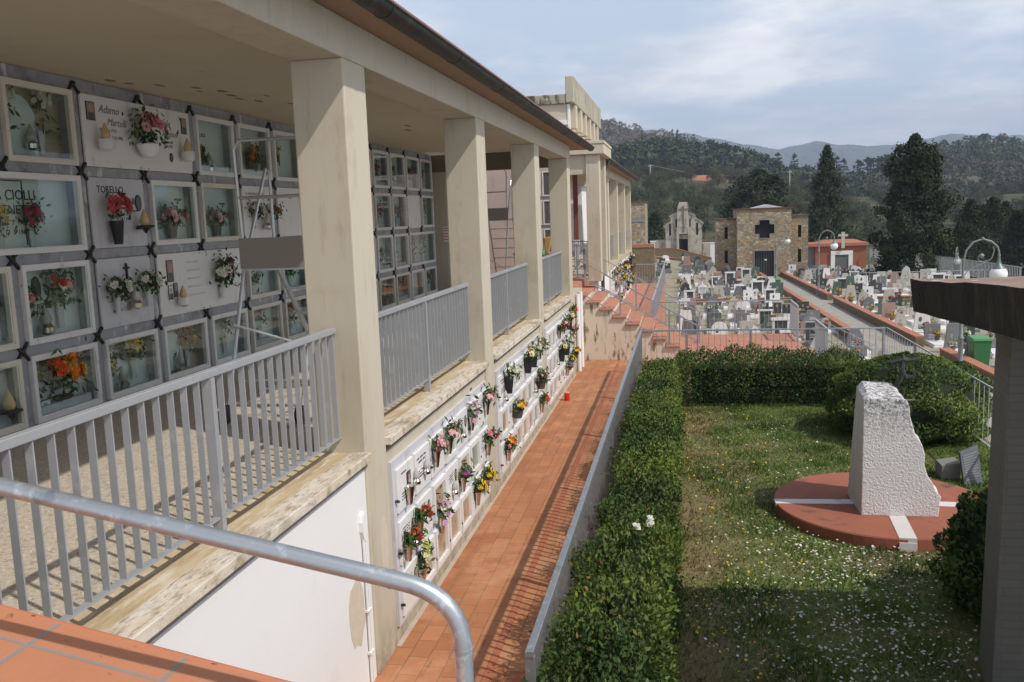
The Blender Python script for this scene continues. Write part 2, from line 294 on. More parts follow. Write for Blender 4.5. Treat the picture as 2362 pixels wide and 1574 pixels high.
# far end of the arcade: pilaster, cross beam, back walls, inner room
b=MB(); b.box(-5.95,-5.62,21.4,21.85,-.01,2.93); b.box(-5.618,-5.60,21.42,21.83,-.01,2.93,1); b.build('pilaster',[PLA,WHT],AR,bev=.01)  # white sheet over the front face: its sunlit brightness put into the colour
b=MB(); b.box(-5.95,-2.89,21.4,21.8,2.93,3.33); b.build('cross_beam',mat('dark_beam',(.19,.15,.10),.9,.1,2),AR)  # coloured much darker than the front beam
b=MB(); b.box(-6.3,-6.13,1.2,24.0,-.2,3.4); b.build('rear_wall',PLA,AR)
b=MB(); b.box(-6.1,-3.15,23.9,24.1,-.1,3.3); b.build('end_wall',mat('pink_marble',(.50,.405,.37),.45,.1,1.5,[((.40,.32,.29),2,.55,.7,(2,1,.6))]),AR)
b=MB(); b.box(-4.22,-4.12,23.86,23.898,0,3.0); b.build('white_edge_strip',WHT,AR)
# white downpipes at the end of the lower wall
dp=empty('white_downpipe',(-2.44,21.2,ZW),'pair of white downpipes at the far end of the lower wall beside the stairs','downpipe')
b=MB(); b.tube([(-2.43,20.9,ZW),(-2.43,20.9,-.05)],.05,10); b.tube([(-2.43,21.5,ZW),(-2.43,21.5,-.05)],.05,10); b.build('pipe',WHT,dp,smooth=True)
b=MB(); b.box(-2.49,-2.46,20.95,21.3,-1.1,-.25); b.build('grey_panel',MARL,dp)
# ------------------------------------------------------------------ balustrades
def railing(name,label,a,b_,ztop=1.0,zbot=.13,zfoot=0,sp=.128,posts=(),cap=.05,caph=.045,grp=None,bw=.038,bt=.009,m=None,slope=0,mid=None):
    """flat bar balustrade between a and b (x,y); bars stand edge-on, wide side across the run"""
    m=m or RAILM; a=Vector((a[0],a[1],0)); b=Vector((b_[0],b_[1],0)); L=(b-a).length; d=(b-a)/L; nrm=Vector((-d.y,d.x,0))
    E_=empty(name,(a.x,a.y,zfoot),label,'railing',grp); Z=lambda t:slope*t
    k=MB(); k.bar(a+Vector((0,0,ztop-caph/2)),b+Vector((0,0,ztop-caph/2+Z(L))),cap,caph); k.build('top_rail',m,E_,bev=.004)
    k=MB(); k.bar(a+Vector((0,0,zbot)),b+Vector((0,0,zbot+Z(L))),.04,.012); 
    if mid: k.bar(a+Vector((0,0,mid)),b+Vector((0,0,mid+Z(L))),.03,.012)
    k.build('bottom_rail',m,E_)
    k=MB(); n=int(L/sp)
    for i in range(n):
        t=(i+.5)*L/n; p=a+d*t; q=[p+d*x*bt/2+nrm*y*bw/2 for x,y in ((-1,-1),(1,-1),(1,1),(-1,1))]
        k.hexa([v+Vector((0,0,zbot+.006+Z(t))) for v in q]+[v+Vector((0,0,ztop-caph-.001+Z(t))) for v in q])
    k.build('balusters',m,E_)
    for t in posts:
        p=a+d*t; k=MB(); q=[p+d*x*.022+nrm*y*.03 for x,y in ((-1,-1),(1,-1),(1,1),(-1,1))]
        k.hexa([v+Vector((0,0,zfoot+Z(t))) for v in q]+[v+Vector((0,0,ztop-caph-.002+Z(t))) for v in q]); k.build('post',m,E_)
    return E_
for i,j in enumerate((-1,0,1,2)):
    ya,yb=Y1+PY*j+WC,Y1+PY*(j+1)
    railing('balustrade',['grey flat-bar balustrade in the nearest arcade bay above the white wall','grey flat-bar balustrade in the second arcade bay between first and second pillar','grey flat-bar balustrade in the third arcade bay, second pillar to third','short-looking grey balustrade in the farthest arcade bay before the stairs'][i],(-2.671,ya+.01),(-2.671,yb-.01),zfoot=.002,posts=(1.98,) if i else (2.04,),grp='balustrades of the arcade bays')
railing('balustrade','long pale grey fence with flat top rail between terracotta walkway and hedge',(-.962,5.17),(-.962,20.5),ztop=-.87,zbot=-1.76,zfoot=ZW,sp=.12,posts=(.03,3.1,6.2,9.2,12.3,15.28),cap=.052,grp='balustrades of the walkway and terrace',m=GALV)
railing('balustrade','thin-barred rail on the front edge of the terracotta terrace behind the hedge',(-.93,20.5),(3.05,20.5),ztop=-.87,zbot=-1.76,zfoot=ZW,posts=(1.0,2.4),bw=.010,bt=.010,cap=.035,caph=.035,grp='balustrades of the walkway and terrace',m=GALV)
railing('balustrade','solid-looking grey rail at the right end of the terrace beside the front rail',(3.08,20.5),(3.08,22.2),ztop=-.87,zbot=-1.76,zfoot=ZW,posts=(.03,),grp='balustrades of the walkway and terrace')
railing('balustrade','thin grey rail along the rear edge of the terrace, gravestones behind',(-.72,27.0),(3.02,27.0),ztop=-.87,zbot=-1.76,zfoot=ZW,posts=(.6,2.2),bw=.010,bt=.010,cap=.035,caph=.035,grp='balustrades of the walkway and terrace',m=GALV)
railing('balustrade','solid-looking grey rail at the rear right corner of the terrace',(3.05,25.3),(3.05,27.0),ztop=-.87,zbot=-1.76,zfoot=ZW,posts=(.03,),grp='balustrades of the walkway and terrace')
railing('balustrade','long grey rail along the second walkway past the stairs, seen nearly edge-on',(-.93,27.05),(-.93,46.9),ztop=-.87,zbot=-1.76,zfoot=ZW,posts=(.02,6,12,19.8),grp='balustrades of the walkway and terrace')
railing('balustrade','low rail across the far end of the second walkway',(-2.4,47.0),(-.96,47.0),ztop=-.87,zbot=-1.76,zfoot=ZW,bw=.012,bt=.012,cap=.035,grp='balustrades of the walkway and terrace')
railing('balustrade','thin grey rail right of the terrace along the garden edge',(3.12,20.5),(4.3,20.5),ztop=-.87,zbot=-1.76,zfoot=ZW,posts=(1.15,),bw=.012,bt=.012,cap=.035,caph=.035,grp='balustrades of the walkway and terrace',m=GALV)
railing('balustrade','thin rail between the big round bush and the path on the garden right side',(4.32,20.5),(4.32,9.5),ztop=-.87,zbot=-1.74,zfoot=-1.9,posts=(2.5,5.5,8.5),sp=.22,bw=.009,bt=.009,cap=.025,caph=.025,grp='balustrades of the walkway and terrace')
# handrails of the near ramp and of the stairs
pr_=empty('pipe_handrail',(-.574,2.14,0),'thick galvanised pipe handrail curving down to a post in the foreground','handrail')
P0=Vector((-3.2,2.03,1.42)); P1=Vector((-.735,2.15,.865)); u=(P1-P0).normalized()
pts=[P0,P1-u*.02]; c0=P1; cor=P1+u*.155
for i in range(1,9):
    t=i/9; pts.append((1-t)**2*P1+2*t*(1-t)*cor+t*t*Vector((-.574,2.15,.70)))
pts+=[Vector((-.574,2.15,.70)),Vector((-.574,2.15,-1.87))]
b=MB(); b.tube(pts,.0242,16); b.build('rail_pipe',GALV,pr_,smooth=True)
for p,q in ((P1-u*.03,P1-u*.022),(Vector((-.574,2.15,.69)),Vector((-.574,2.15,.682)))): b=MB(); b.tube([p,q],.0256,16); b.build('weld_ring',GALV,pr_,smooth=True)
def slope_rail(label,y,xs,zs,posts,end):
    E_=empty('stair_handrail',(xs[0],y,zs[0]-1),label,'handrail','handrails of the terracotta stairs')
    b=MB()
    for dz in (0,-.42,-.82): b.bar((xs[0],y,zs[0]+dz),(xs[1],y,zs[1]+dz),.045,.022)
    b.build('rail_bars',GALV,E_)
    for x in posts:
        z=zs[0]+(zs[1]-zs[0])*(x-xs[0])/(xs[1]-xs[0]); b=MB(); b.box(x-.02,x+.02,y-.025,y+.025,z-1.12,z-.005); b.build('post',GALV,E_)
    return E_
slope_rail('sloping galvanised handrail on the near side of the terracotta stairs',22.46,(-3.0,.35),(.93,-1.03),(-2.9,-1.55,-.35,.33),0)
slope_rail('sloping galvanised handrail on the far side of the terracotta stairs',25.3,(-2.95,.45),(.97,-1.02),(-2.93,-1.3,.43),0)
tr=railing('balustrade','short grey flat-bar rail at the head of the stairs beside the portal pier',(-2.72,25.32),(-2.72,26.3),ztop=.98,zbot=.13,zfoot=0,posts=(.02,),grp='balustrades of the walkway and terrace')
railing('balustrade','thin dark rail inside the portal opening at the head of the stairs',(-5.2,27.6),(-2.8,27.6),ztop=.98,zbot=.13,zfoot=0,bw=.012,bt=.012,cap=.03,caph=.025,mid=.35,grp='balustrades of the walkway and terrace',m=PIPE)
# ------------------------------------------------------------------ portal tower and second arcade
TW=empty('portal_tower',(-3.2,24.4,0),'tall beige portal block with mossy bracketed cornice beyond the arcade','building')
b=MB(); b.box(-9,-2.96,24.3,32.2,3.66,4.70); b.build('upper_block',PLA,TW,bev=.01)
b=MB(); b.box(-9,-2.995,24.22,32.3,4.70,4.95); b.build('roof_slab',CONC,TW,bev=.02)
b=MB(); b.box(-2.99,-2.775,24.2,32.4,4.72,5.40); b.build('cornice',mat('streaked_concrete',(.42,.40,.31),.95,.15,2,[((.09,.075,.055),3.2,.50,.62,(1,5,.4)),((.24,.06,.05),3,.70,.74,(1,5,.5))],.5,30,.02),TW,bev=.02)
b=MB(); b.box(-9,-2.97,24.24,24.298,4.16,4.28); b.build('string_course',WHT,TW)
b=MB(); b.box(-9,-3.0,24.26,24.298,3.67,4.14); b.build('recessed_panel',mat('grey_plaster_panel',(.27,.24,.21),.9,.2,2),TW)
b=MB(); b.box(-2.958,-2.90,24.28,24.42,3.71,4.69); b.build('corner_strip',WHT,TW)
for i in range(6):
    y=24.75+i*1.28; b=MB(); b.prism([(-2.957,4.10),(-2.79,4.10),(-2.79,4.715),(-2.957,4.715)],y,y+.42,'y'); b.build('bracket',PLA,TW,bev=.006)
b=MB(); b.box(-4.2,-2.02,24.2,26.75,3.36,3.62); b.box(-4.2,-2.0,24.18,26.77,3.622,3.70); b.build('portal_lintel',PLA,TW,bev=.01)
b=MB(); b.box(-2.52,-2.16,24.3,24.75,-.02,3.358); b.build('portal_pier',PLA,TW,bev=.012)
b=MB(); b.box(-2.52,-2.18,26.35,26.75,-.02,3.358); b.build('portal_pier',PLA,TW,bev=.012)
b=MB(); b.box(-2.95,-2.525,24.35,24.6,2.85,3.355); b.build('portal_transom',PLA,TW)
b=MB(); b.box(-9,-2.95,24.2,27.6,-.3,-.012); b.build('floor',TERR,TW)
dpp=empty('brown_downpipe',(-2.3,26.9,ZW),'dark brown rain downpipe running down the corner beside the portal pier','downpipe')
b=MB(); b.tube([(-2.13,27.0,3.34),(-2.13,26.98,3.2),(-2.32,26.95,2.95),(-2.36,26.95,2.8),(-2.36,26.95,ZW)],.055,10); b.build('pipe',PIPE,dpp,smooth=True)
for z in (.3,1.5): b=MB(); b.tube([(-2.36,26.95,z),(-2.36,26.95,z+.05)],.064,10); b.build('bracket_ring',GALV,dpp,smooth=True)
A2=arcade('far_arcade_building','farther beige arcade with four pillars beyond the brown downpipe',(0,1,2,3),26.8,44.76,ZW,45.4)
b=MB(); b.box(-6.3,-2.9,26.8,44.7,-.25,-.015); b.build('floor',TERR,A2)
b=MB(); b.box(-6.4,-6.2,26.8,44.7,-.2,3.4); b.build('rear_wall',PLA,A2)
for j in (-1,0,1,2):
    ya=26.8 if j<0 else 30.93+PY*j+WC; yb=30.93+PY*(j+1)
    s=MB(); s.box(-2.89,-2.425,ya,yb,-.1,.004); s.build('sill',TRAV,A2)
    w=MB(); w.box(-2.88,-2.492,ya-.01,yb+.01,ZW,-.101); w.build('lower_wall',WHT,A2)
    railing('balustrade',f'grey balustrade in the {ORD[j+2]} bay of the farther arcade',(-2.671,ya+.02),(-2.671,yb-.02),zfoot=.002,sp=.2,grp='balustrades of the farther arcade')
# house seen through the portal: white cornice and red-brown post
hs=empty('white_house',(-6.5,44,0),'white corniced building with red tiled roof seen through the portal opening','building')
b=MB(); b.box(-12,-5.0,46,52,-1,3.2); b.build('wall',WHT,hs)
b=MB(); b.box(-12.2,-4.8,45.8,52.2,3.2,3.4); b.box(-12.3,-4.7,45.7,52.3,3.402,3.55); b.build('cornice',MARC,hs)
b=MB(); b.prism([(-12.4,3.55),(-4.6,3.55),(-8.5,4.7)],45.6,52.4,'y'); b.build('roof',MATS['roof_tile'],hs)
b=MB(); b.box(-6.6,-5.9,45.93,45.99,-.4,2.2); b.build('window',NICH[0],hs)
ps=empty('red_post',(-3.3,28.5,0),'tall red-brown metal post standing in the portal opening','post')
b=MB(); b.box(-3.36,-3.22,28.4,28.54,1.0,3.3); b.build('shaft',mat('red_brown_metal',(.20,.065,.04),.6,.1,4),ps)
b=MB(); b.box(-3.38,-3.2,28.38,28.56,.85,.998); b.box(-3.36,-3.22,28.4,28.54,-.01,.85); b.build('pedestal',MARL,ps)
# ------------------------------------------------------------------ walkway, stairs, terrace
def struct(o): o['kind']='structure'; return o
b=MB(); b.box(-2.49,-.93,.5,22.4,ZW-.3,ZW); struct(b.build('walkway',WALKT))
b=MB(); b.box(-.928,3.1,20.48,27.02,ZW-2.4,ZW); b.box(-2.49,-.93,25.5,47.1,ZW-2.4,ZW-.004); struct(b.build('terrace',brick('terrace_tile',(.43,.19,.125),(.47,.215,.145),(.32,.17,.12),.30,.30,.008,'yx',.75,.18,.2,off=0)))
b=MB(); b.box(-1.62,-1.56,1.5,21.9,ZW+.0005,ZW+.004); struct(b.build('walkway_dark_strip',mat('dark_tile_strip',(.36,.12,.065),.8,.2,6)))  # thin, slightly darker strip running lengthwise over the tiles
b=MB(); b.box(-2.488,-2.445,7.06,20.39,ZW,ZW+.005); struct(b.build('mortar_line',mat('white_mortar',(.46,.38,.30),.9,.3,9)))
ST=empty('stairs',(-1.5,22.4,ZW),'terracotta tiled stairs descending from portal to terrace over stained stucco side wall','stairs')
b=MB(); b.box(-6,-2.70,22.4,26.2,-.3,0.0)
for k in range(1,10): b.box(-2.72+.325*(k-1)-.0,-2.70+.325*k,22.36,25.5,-.187*k-.055,-.187*k)
b.build('treads',STEPT,ST,bev=.012)
b=MB(); pl_=[(-6,ZW+.0),(-2.735+.325*9,ZW+.0)]
for k in range(9,0,-1): pl_+=[(-2.735+.325*k,-.187*k-.056),(-2.735+.325*(k-1),-.187*k-.056)]
pl_+=[(-2.735,-.301),(-6,-.301)]
b.prism(pl_,22.42,25.48,'y'); b.build('side_wall',STU,ST)
b=MB()
for k in range(8): b.box(3.1+.4*k,3.102+.4*(k+1),22.1,25.4,ZW-2.6,ZW-.2*(k+1))
sd=b.build('steps',STEPT); tag(sd,'terracotta steps going down from terrace to the cemetery path','stairs')
slope_rail('sloping galvanised handrail of the steps going down right of the terrace',22.15,(3.15,6.4),(-.87,-2.55),(3.2,4.8,6.35),0)
# near ramp with red tiles
RP=empty('tiled_ramp',(-1.6,2.2,0),'sloping red tiled parapet top in the bottom left foreground','ramp')
zr=lambda x: .633-.205*(x+2.174)
b=MB(); b.hexa([(-4.2,1.0,zr(-4.2)-.3),(-.56,1.0,zr(-.56)-.3),(-.56,2.37,zr(-.56)-.3),(-4.2,2.37,zr(-4.2)-.3),(-4.2,1.0,zr(-4.2)),(-.56,1.0,zr(-.56)),(-.56,2.37,zr(-.56)),(-4.2,2.37,zr(-4.2))]); b.build('tiled_top',RAMPT,RP)
b=MB(); P=[(-4.2,2.372,zr(-4.2)-.03),(-.56,2.372,zr(-.56)-.03)]
b.tube([(-4.2,2.375,zr(-4.2)-.022),(-.56,2.375,zr(-.56)-.022)],.024,10); b.build('tile_nosing',mat('nosing_tile',(.46,.17,.09),.6,.15,4,[((.06,.04,.03),16,.62,.68,S1)]),RP,smooth=True)
b=MB(); b.hexa([(-4.2,1.05,ZW),(-.58,1.05,ZW),(-.58,2.33,ZW),(-4.2,2.33,ZW),(-4.2,1.05,zr(-4.2)-.301),(-.58,1.05,zr(-.58)-.301),(-.58,2.33,zr(-.58)-.301),(-4.2,2.33,zr(-4.2)-.301)]); b.build('wall',PLA,RP)
# ------------------------------------------------------------------ flowers
LEAFS=[leafmat('flower_leaf',(.09,.16,.05)),leafmat('flower_leaf_dark',(.045,.085,.035))]
PETC=dict(pink=(.62,.22,.27),palepink=(.72,.42,.45),red=(.50,.03,.03),white=(.75,.74,.68),yellow=(.72,.48,.04),orange=(.75,.22,.02),purple=(.42,.10,.34),magenta=(.55,.05,.16),lilac=(.60,.36,.55),cream=(.70,.68,.48),green=(.45,.48,.12),brown=(.34,.19,.10),orangered=(.72,.09,.02),salmon=(.66,.12,.13))
PET={k:leafmat('petal_'+k,v,.6,.18,.2,.2) for k,v in PETC.items()}
def rosette(V,c,r,rng,nr,np_=9):
    nr=np.array(nr)/np.linalg.norm(nr); a=np.cross(nr,[.3,.2,.9]); a/=np.linalg.norm(a); b=np.cross(nr,a)
    for ring,(rad,lift) in enumerate(((1,.1),(.62,.45))):
        n=np_ if ring==0 else np_-3
        for k in range(n):
            t=2*math.pi*k/n+ring*.4+rng.uniform(-.2,.2); d=a*math.cos(t)+b*math.sin(t); s=-a*math.sin(t)+b*math.cos(t); rr_=r*rad*rng.uniform(.8,1.15); w=rr_*.42
            V+= [c+nr*.004, c+d*rr_*.55+s*w+nr*lift*r*.4, c+d*rr_+nr*lift*r, c+d*rr_*.55-s*w+nr*lift*r*.4]
def vase(kind,b):
    if kind=='steel': b.lathe([(.018,0),(.022,.01),(.045,.15),(.05,.17),(.046,.17),(.04,.155)],(.055,0,0),12); return STEEL,'vase'
    if kind=='black': b.lathe([(.045,0),(.075,.24),(.07,.24)],(.08,0,0),10); return BLKP,'vase'
    if kind=='bowl': b.lathe([(.05,0),(.11,.02),(.17,.09),(.19,.15),(.18,.155),(.15,.12)],(.12,0,0),16,sx=.6); return WPOR,'bowl'
    if kind=='pot': b.lathe([(.06,0),(.09,.12),(.10,.125),(.085,.12)],(.09,0,0),12); return mat('dark_pot',(.09,.075,.065),.6,.2,6),'pot'
    if kind=='glass': b.lathe([(.035,0),(.03,.05),(.045,.19),(.05,.2),(.04,.19)],(.06,0,0),10); return mat('cut_glass',(.55,.56,.55),.15,.1,20,spec=.8),'vase'
    b.lathe([(.05,0),(.055,.14),(.06,.15),(.05,.14)],(.07,0,0),10); return WPOR,'vase'
FL={}
def bouquet(key,cols,vk='steel',n=12,r=.035,spread=.11,h=.2,leaves=70,hang=0,seed=1,tall=1.0,name='flower_vase'):
    rng=np.random.default_rng(seed); E_=empty(name,(0,0,0)); b=MB(); m,vn=vase(vk,b); b.build(vn,m,E_,smooth=True); top=max(v[2] for v in b.v); x0=.06 if vk=='steel' else .09
    c0=np.array([x0+.03,0,top+h*.5]); leaves=int(leaves*1.5); C=rng.normal(size=(leaves,3))*[spread*.5,spread*.62,h*.34*tall]+c0; C[:,0]=np.maximum(C[:,0],.015); C[:,2]=np.maximum(C[:,2],top*.8+rng.random(leaves)*.04)
    V,F=leaf_geo(C,rng.uniform(.05,.10,leaves),up=.5,asp=.38,rng=rng); np_mesh('foliage',V,F,LEAFS,rng.integers(0,2,leaves),E_)
    VV={c:[] for c in cols}
    for i in range(n):
        c=cols[i%len(cols)]; d=rng.normal(size=3); d[0]=abs(d[0]); d[2]=abs(d[2])*.9-.15; d/=np.linalg.norm(d)
        p=c0+d*[spread*.9,spread,h*.55*tall]*rng.uniform(.75,1.1); p[0]=max(p[0],.03)
        if hang: p[2]-=abs(rng.normal())*hang
        rosette(VV[c],p,r*rng.uniform(.95,1.4),rng,d+[.6,0,.3])
    for c in cols:
        if VV[c]: np_mesh('blossoms',np.array(VV[c]),np.arange(len(VV[c])).reshape(-1,4),PET[c],None,E_)
    E_['_p']=1; FL[key]=E_; return E_
def place_flower(key,loc,label,group,rz=0,s=1,cat='flowers'):
    r=FL[key]
    if '_p' in r.keys():
        del r['_p']; r.location=loc; r.rotation_euler=(0,0,rz); r.scale=s if isinstance(s,tuple) else (s,s,s); WL[r.name]=Vector(loc); tag(r,label,cat,group); USED.add(key); return r
    return dup(r,loc,rz,s,label,cat,group)
USED=set()
bouquet('lily',['pink','palepink'],'bowl',9,.065,.2,.34,150,0,2)
bouquet('roses',['salmon'],'black',13,.062,.13,.24,40,0,3)
bouquet('magenta',['magenta'],'glass',12,.055,.14,.26,90,0,4)
bouquet('yelspray',['yellow'],'glass',22,.025,.10,.30,60,0,5)
bouquet('daisies',['palepink','white','red'],'pot',20,.036,.18,.16,120,0,6)
bouquet('orchid',['palepink','white'],'glass',34,.026,.12,.45,50,0,7,1.2)
bouquet('whiteroses',['white'],'glass',6,.05,.15,.2,120,0,8)
bouquet('carn',['white','magenta'],'white',14,.045,.14,.32,200,0,9)
bouquet('mixred',['red','white','palepink'],'glass',16,.035,.15,.26,120,0,10)
bouquet('sunfl',['orange','yellow','orangered'],'pot',16,.055,.24,.34,160,0,11)
bouquet('yellows',['yellow','cream'],'glass',16,.034,.15,.2,130,0,12)
bouquet('dried',['brown','orange'],'glass',14,.03,.14,.22,70,0,13)
bouquet('peach',['cream','palepink'],'glass',16,.034,.12,.36,70,0,14)
bouquet('orangepot',['orange'],'pot',7,.035,.08,.14,110,0,15)
# smaller ones for the ossuary plaques
bouquet('o_pink',['pink','palepink'],'steel',14,.032,.085,.16,50,.02,21)
bouquet('o_palepink',['palepink'],'steel',16,.03,.09,.17,60,.02,22)
bouquet('o_lilac',['lilac','white'],'steel',22,.03,.07,.22,40,.10,23)
bouquet('o_red',['red','orangered'],'steel',14,.028,.09,.12,60,0,24)
bouquet('o_redpink',['red','pink'],'steel',14,.03,.10,.16,70,0,25)
bouquet('o_purple',['lilac','purple'],'steel',10,.028,.08,.12,70,0,26)
bouquet('o_yellow',['yellow'],'steel',12,.036,.09,.14,70,0,27)
bouquet('o_green',['green','cream'],'steel',26,.028,.06,.26,70,.04,28,1.3)
bouquet('o_white',['white','cream'],'black',22,.032,.10,.16,60,0,29)
bouquet('o_whiteyel',['yellow','white'],'black',18,.03,.10,.14,60,0,30)
bouquet('o_orange',['orange','yellow'],'pot',16,.034,.11,.12,60,0,31)
bouquet('o_dark',['magenta','white'],'pot',6,.026,.10,.18,120,0,32)
bouquet('o_mix',['pink','yellow','orange'],'steel',16,.034,.10,.17,70,0,33)
bouquet('o_orred',['orangered'],'steel',10,.045,.085,.16,60,0,34)
bouquet('o_dry',['brown'],'steel',16,.022,.11,.18,60,0,35)
# votive lamps
VOT={}
def votive(key,kind):
    E_=empty('votive_lamp',(0,0,0)); b=MB()
    if kind=='white': b.lathe([(.03,0),(.06,.02),(.062,.09),(.055,.10)],(.075,0,0),14); m=WPOR
    elif kind=='steel': b.lathe([(.02,0),(.045,.015),(.05,.05),(.03,.075)],(.06,0,0),12); m=STEEL
    else: b.lathe([(.005,0),(.03,.04),(.075,.055),(.07,.065),(.03,.07)],(.08,0,0),12); m=BRON
    top=max(v[2] for v in b.v); cx=.075 if kind!='steel' else .06; b.box(0,cx,-.012,.012,top*.5,top*.5+.02); b.build('cup',m,E_,smooth=True)
    b=MB(); b.lathe([(.03,0),(.04,.03),(.026,.075),(.008,.12),(.0001,.135)],(cx,0,top),10); b.build('flame_glass',AMB if kind!='steel' else mat('clear_lamp_glass',(.42,.40,.37),.12,.1,9,spec=.9),E_,smooth=True); E_['_p']=1; VOT[key]=E_
votive('white','white'); votive('steel','steel'); votive('bronze','bronze')
def place_votive(key,loc,label,group='votive lamps on the tomb walls',s=1):
    r=VOT[key]
    if '_p' in r.keys(): del r['_p']; r.location=loc; r.scale=(s,s,s); tag(r,label,'lamp',group); return
    dup(r,loc,0,s,label,'lamp',group)
# ------------------------------------------------------------------ upper tomb wall
XW=-5.95; YK=lambda k:8.335+1.092*k; BWD=.955; ZR=[(2.465,3.20),(1.625,2.365),(.785,1.525),(.05,.685)]
TWALL=empty('tomb_wall',(XW,6,0),'wall of burial niches in grey marble grid inside the arcade','tomb wall')
b=MB(); b.box(XW-.30,XW-.262,4.8,21.39,-.014,3.33); b.build('backing',MARG,TWALL)
KMIN,KMAX=-3,11
double={(0,0),(1,-2),(2,1),(2,10)}; solid={(0,0):'d',(1,0):'s',(1,3):'s',(1,4):'s',(2,0):'s',(2,1):'d',(1,10):'s'}
b=MB()
zs=[-.013]+[z for r in ZR[::-1] for z in r]+[3.33]
for z0,z1 in ((-.013,.05),(.685,.785),(1.525,1.625),(2.365,2.465),(3.20,3.33)): b.box(XW-.261,XW-.012,4.8,21.39,z0,z1)
for ri,(z0,z1) in enumerate(ZR):
    for k in range(KMIN,KMAX+2):
        if (ri,k-1) in double: continue
        ya=YK(k)-(1.092-BWD); yb=YK(k); 
        if k==KMIN: ya=4.8
        if k==KMAX+1: yb=21.388
        b.box(XW-.2605,XW-.013,ya,yb,z0+.0005,z1-.0005)
b.build('marble_grid',MARG,TWALL)
def clip_mesh(kind):
    c=MB(); 
    for a in (R(45),R(-45)):
        d=Vector((0,math.cos(a),math.sin(a)))
        if kind=='x': c.bar(-d*.105+Vector((.012,0,0)),d*.105+Vector((.012,0,0)),.026,.026,up=(1,0,0)); [c.sphere(tuple(d*s_*.105+Vector((.014,0,0))),.022,n=6) for s_ in (1,-1)]
        else:
            d=Vector((0,math.cos(a)*(1 if a>0 else -1),-abs(math.sin(a)))); c.bar(Vector((.012,0,.03)),d*.11+Vector((.012,0,.03)),.024,.024,up=(1,0,0)); c.sphere(tuple(d*.11+Vector((.014,0,.03))),.022,n=6)
    c.sphere((.016,0,0 if kind=='x' else .03),.03,n=8); return c.mesh('clip',BRON)
CX,CV=clip_mesh('x'),clip_mesh('v')
for k in range(KMIN+1,KMAX+1):
    y=YK(k)-.07
    for z,kd in ((3.245,'v'),(2.415,'x'),(1.575,'x'),(.735,'x')):
        o=link_mesh('clip',CX if kd=='x' else CV,TWALL); o.location=(XW-.012-XW,y-6,z)
def arch_poly(y0,y1,z0,z1,n=10):
    c=(y0+y1)/2; r=(y1-y0)/2; return [(y0,z0),(y1,z0)]+[(c+r*math.cos(math.pi*i/n),z1-r*1.2+r*1.2*math.sin(math.pi*i/n)) for i in range(n+1)]
def niche(ri,k,wide=1):
    z0,z1=ZR[ri]; y0=YK(k); y1=y0+BWD+(wide-1)*1.092; rnd=random.Random(ri*100+k); kind=solid.get((ri,k))
    if kind:
        b=MB(); b.box(XW-.011,XW+.018,y0+.004,y1-.004,z0+.004,z1-.004); o=b.build('tomb_slab',MARW if kind=='d' else MARL if rnd.random()<.3 else MARW,TWALL,bev=.006)
    else:
        b=MB(); w=.044; XG=XW+.03; 
        for a in ((y0,y1,z1-w,z1),(y0,y1,z0,z0+w),(y0,y0+w,z0+w,z1-w),(y1-w,y1,z0+w,z1-w)): b.box(XW-.02,XW+.036,*a)
        for a in ((y0+w,y1-w,z1-w-.013,z1-w),(y0+w,y1-w,z0+w,z0+w+.013),(y0+w,y0+w+.013,z0+w+.013,z1-w-.013),(y1-w-.013,y1-w,z0+w+.013,z1-w-.013)): b.box(XW-.018,XW+.026,*a)
        o=b.build('niche_frame',MARC if rnd.random()<.22 else MARW,TWALL)
        b=MB(); b.box(XW-.15,XW-.135,y0+.004,y1-.004,z0+.002,z1-.002); bk=b.build('back_panel',NICH[rnd.choice((0,0,1)) if (ri,k) not in ((3,1),(0,-1),(3,8),(3,9)) else 2],o)
        b=MB(); b.box(XW+.018,XW+.020,y0+w+.0131,y1-w-.0131,z0+w+.0131,z1-w-.0131); b.build('glass_pane',GLS,o)
        b=MB()
        if (ri,k) in ((3,1),(0,-1)): b.prism(arch_poly(y0+.12,y0+.6,z0+.06,z1-.1),XW-.1345,XW-.12,'x'); b.build('arched_plaque',NICH[0],o)
        elif rnd.random()<.3: b.box(XW-.1345,XW-.02,y0+.1,y1-.1,z0+.003,z0+.13); b.build('marble_step',MARL,o)
    return o,y0,y1,z0,z1
def oval(o,y,z,x,ry=.05,rz=.07,m=None,rim=BRON):
    b=MB(); b.prism([(y+ry*1.18*math.cos(t*.3927),z+rz*1.18*math.sin(t*.3927)) for t in range(16)],x,x+.008,'x'); b.prism([(y+ry*math.cos(t*.3927),z+rz*math.sin(t*.3927)) for t in range(16)],x+.0082,x+.011,'x',1); b.build('portrait',[rim,m or PHOT[0]],o)
def rectp(o,y,z,x,w=.11,h=.15,m=None,rim=BRON):
    b=MB(); b.box(x,x+.008,y-w/2-.008,y+w/2+.008,z-h/2-.008,z+h/2+.008); b.box(x+.0081,x+.010,y-w/2,y+w/2,z-h/2,z+h/2,1); b.box(x+.0102,x+.0108,y-w*.22,y+w*.22,z-h*.05,z+h*.34,2); b.box(x+.0102,x+.0107,y-w*.42,y+w*.42,z-h*.5,z-h*.08,3)
    b.build('portrait',[rim,m or PHOT[1],mat('portrait_skin',(.45,.30,.23),.5,.2,40),PHOT[0]],o)
XB=XW-.1345
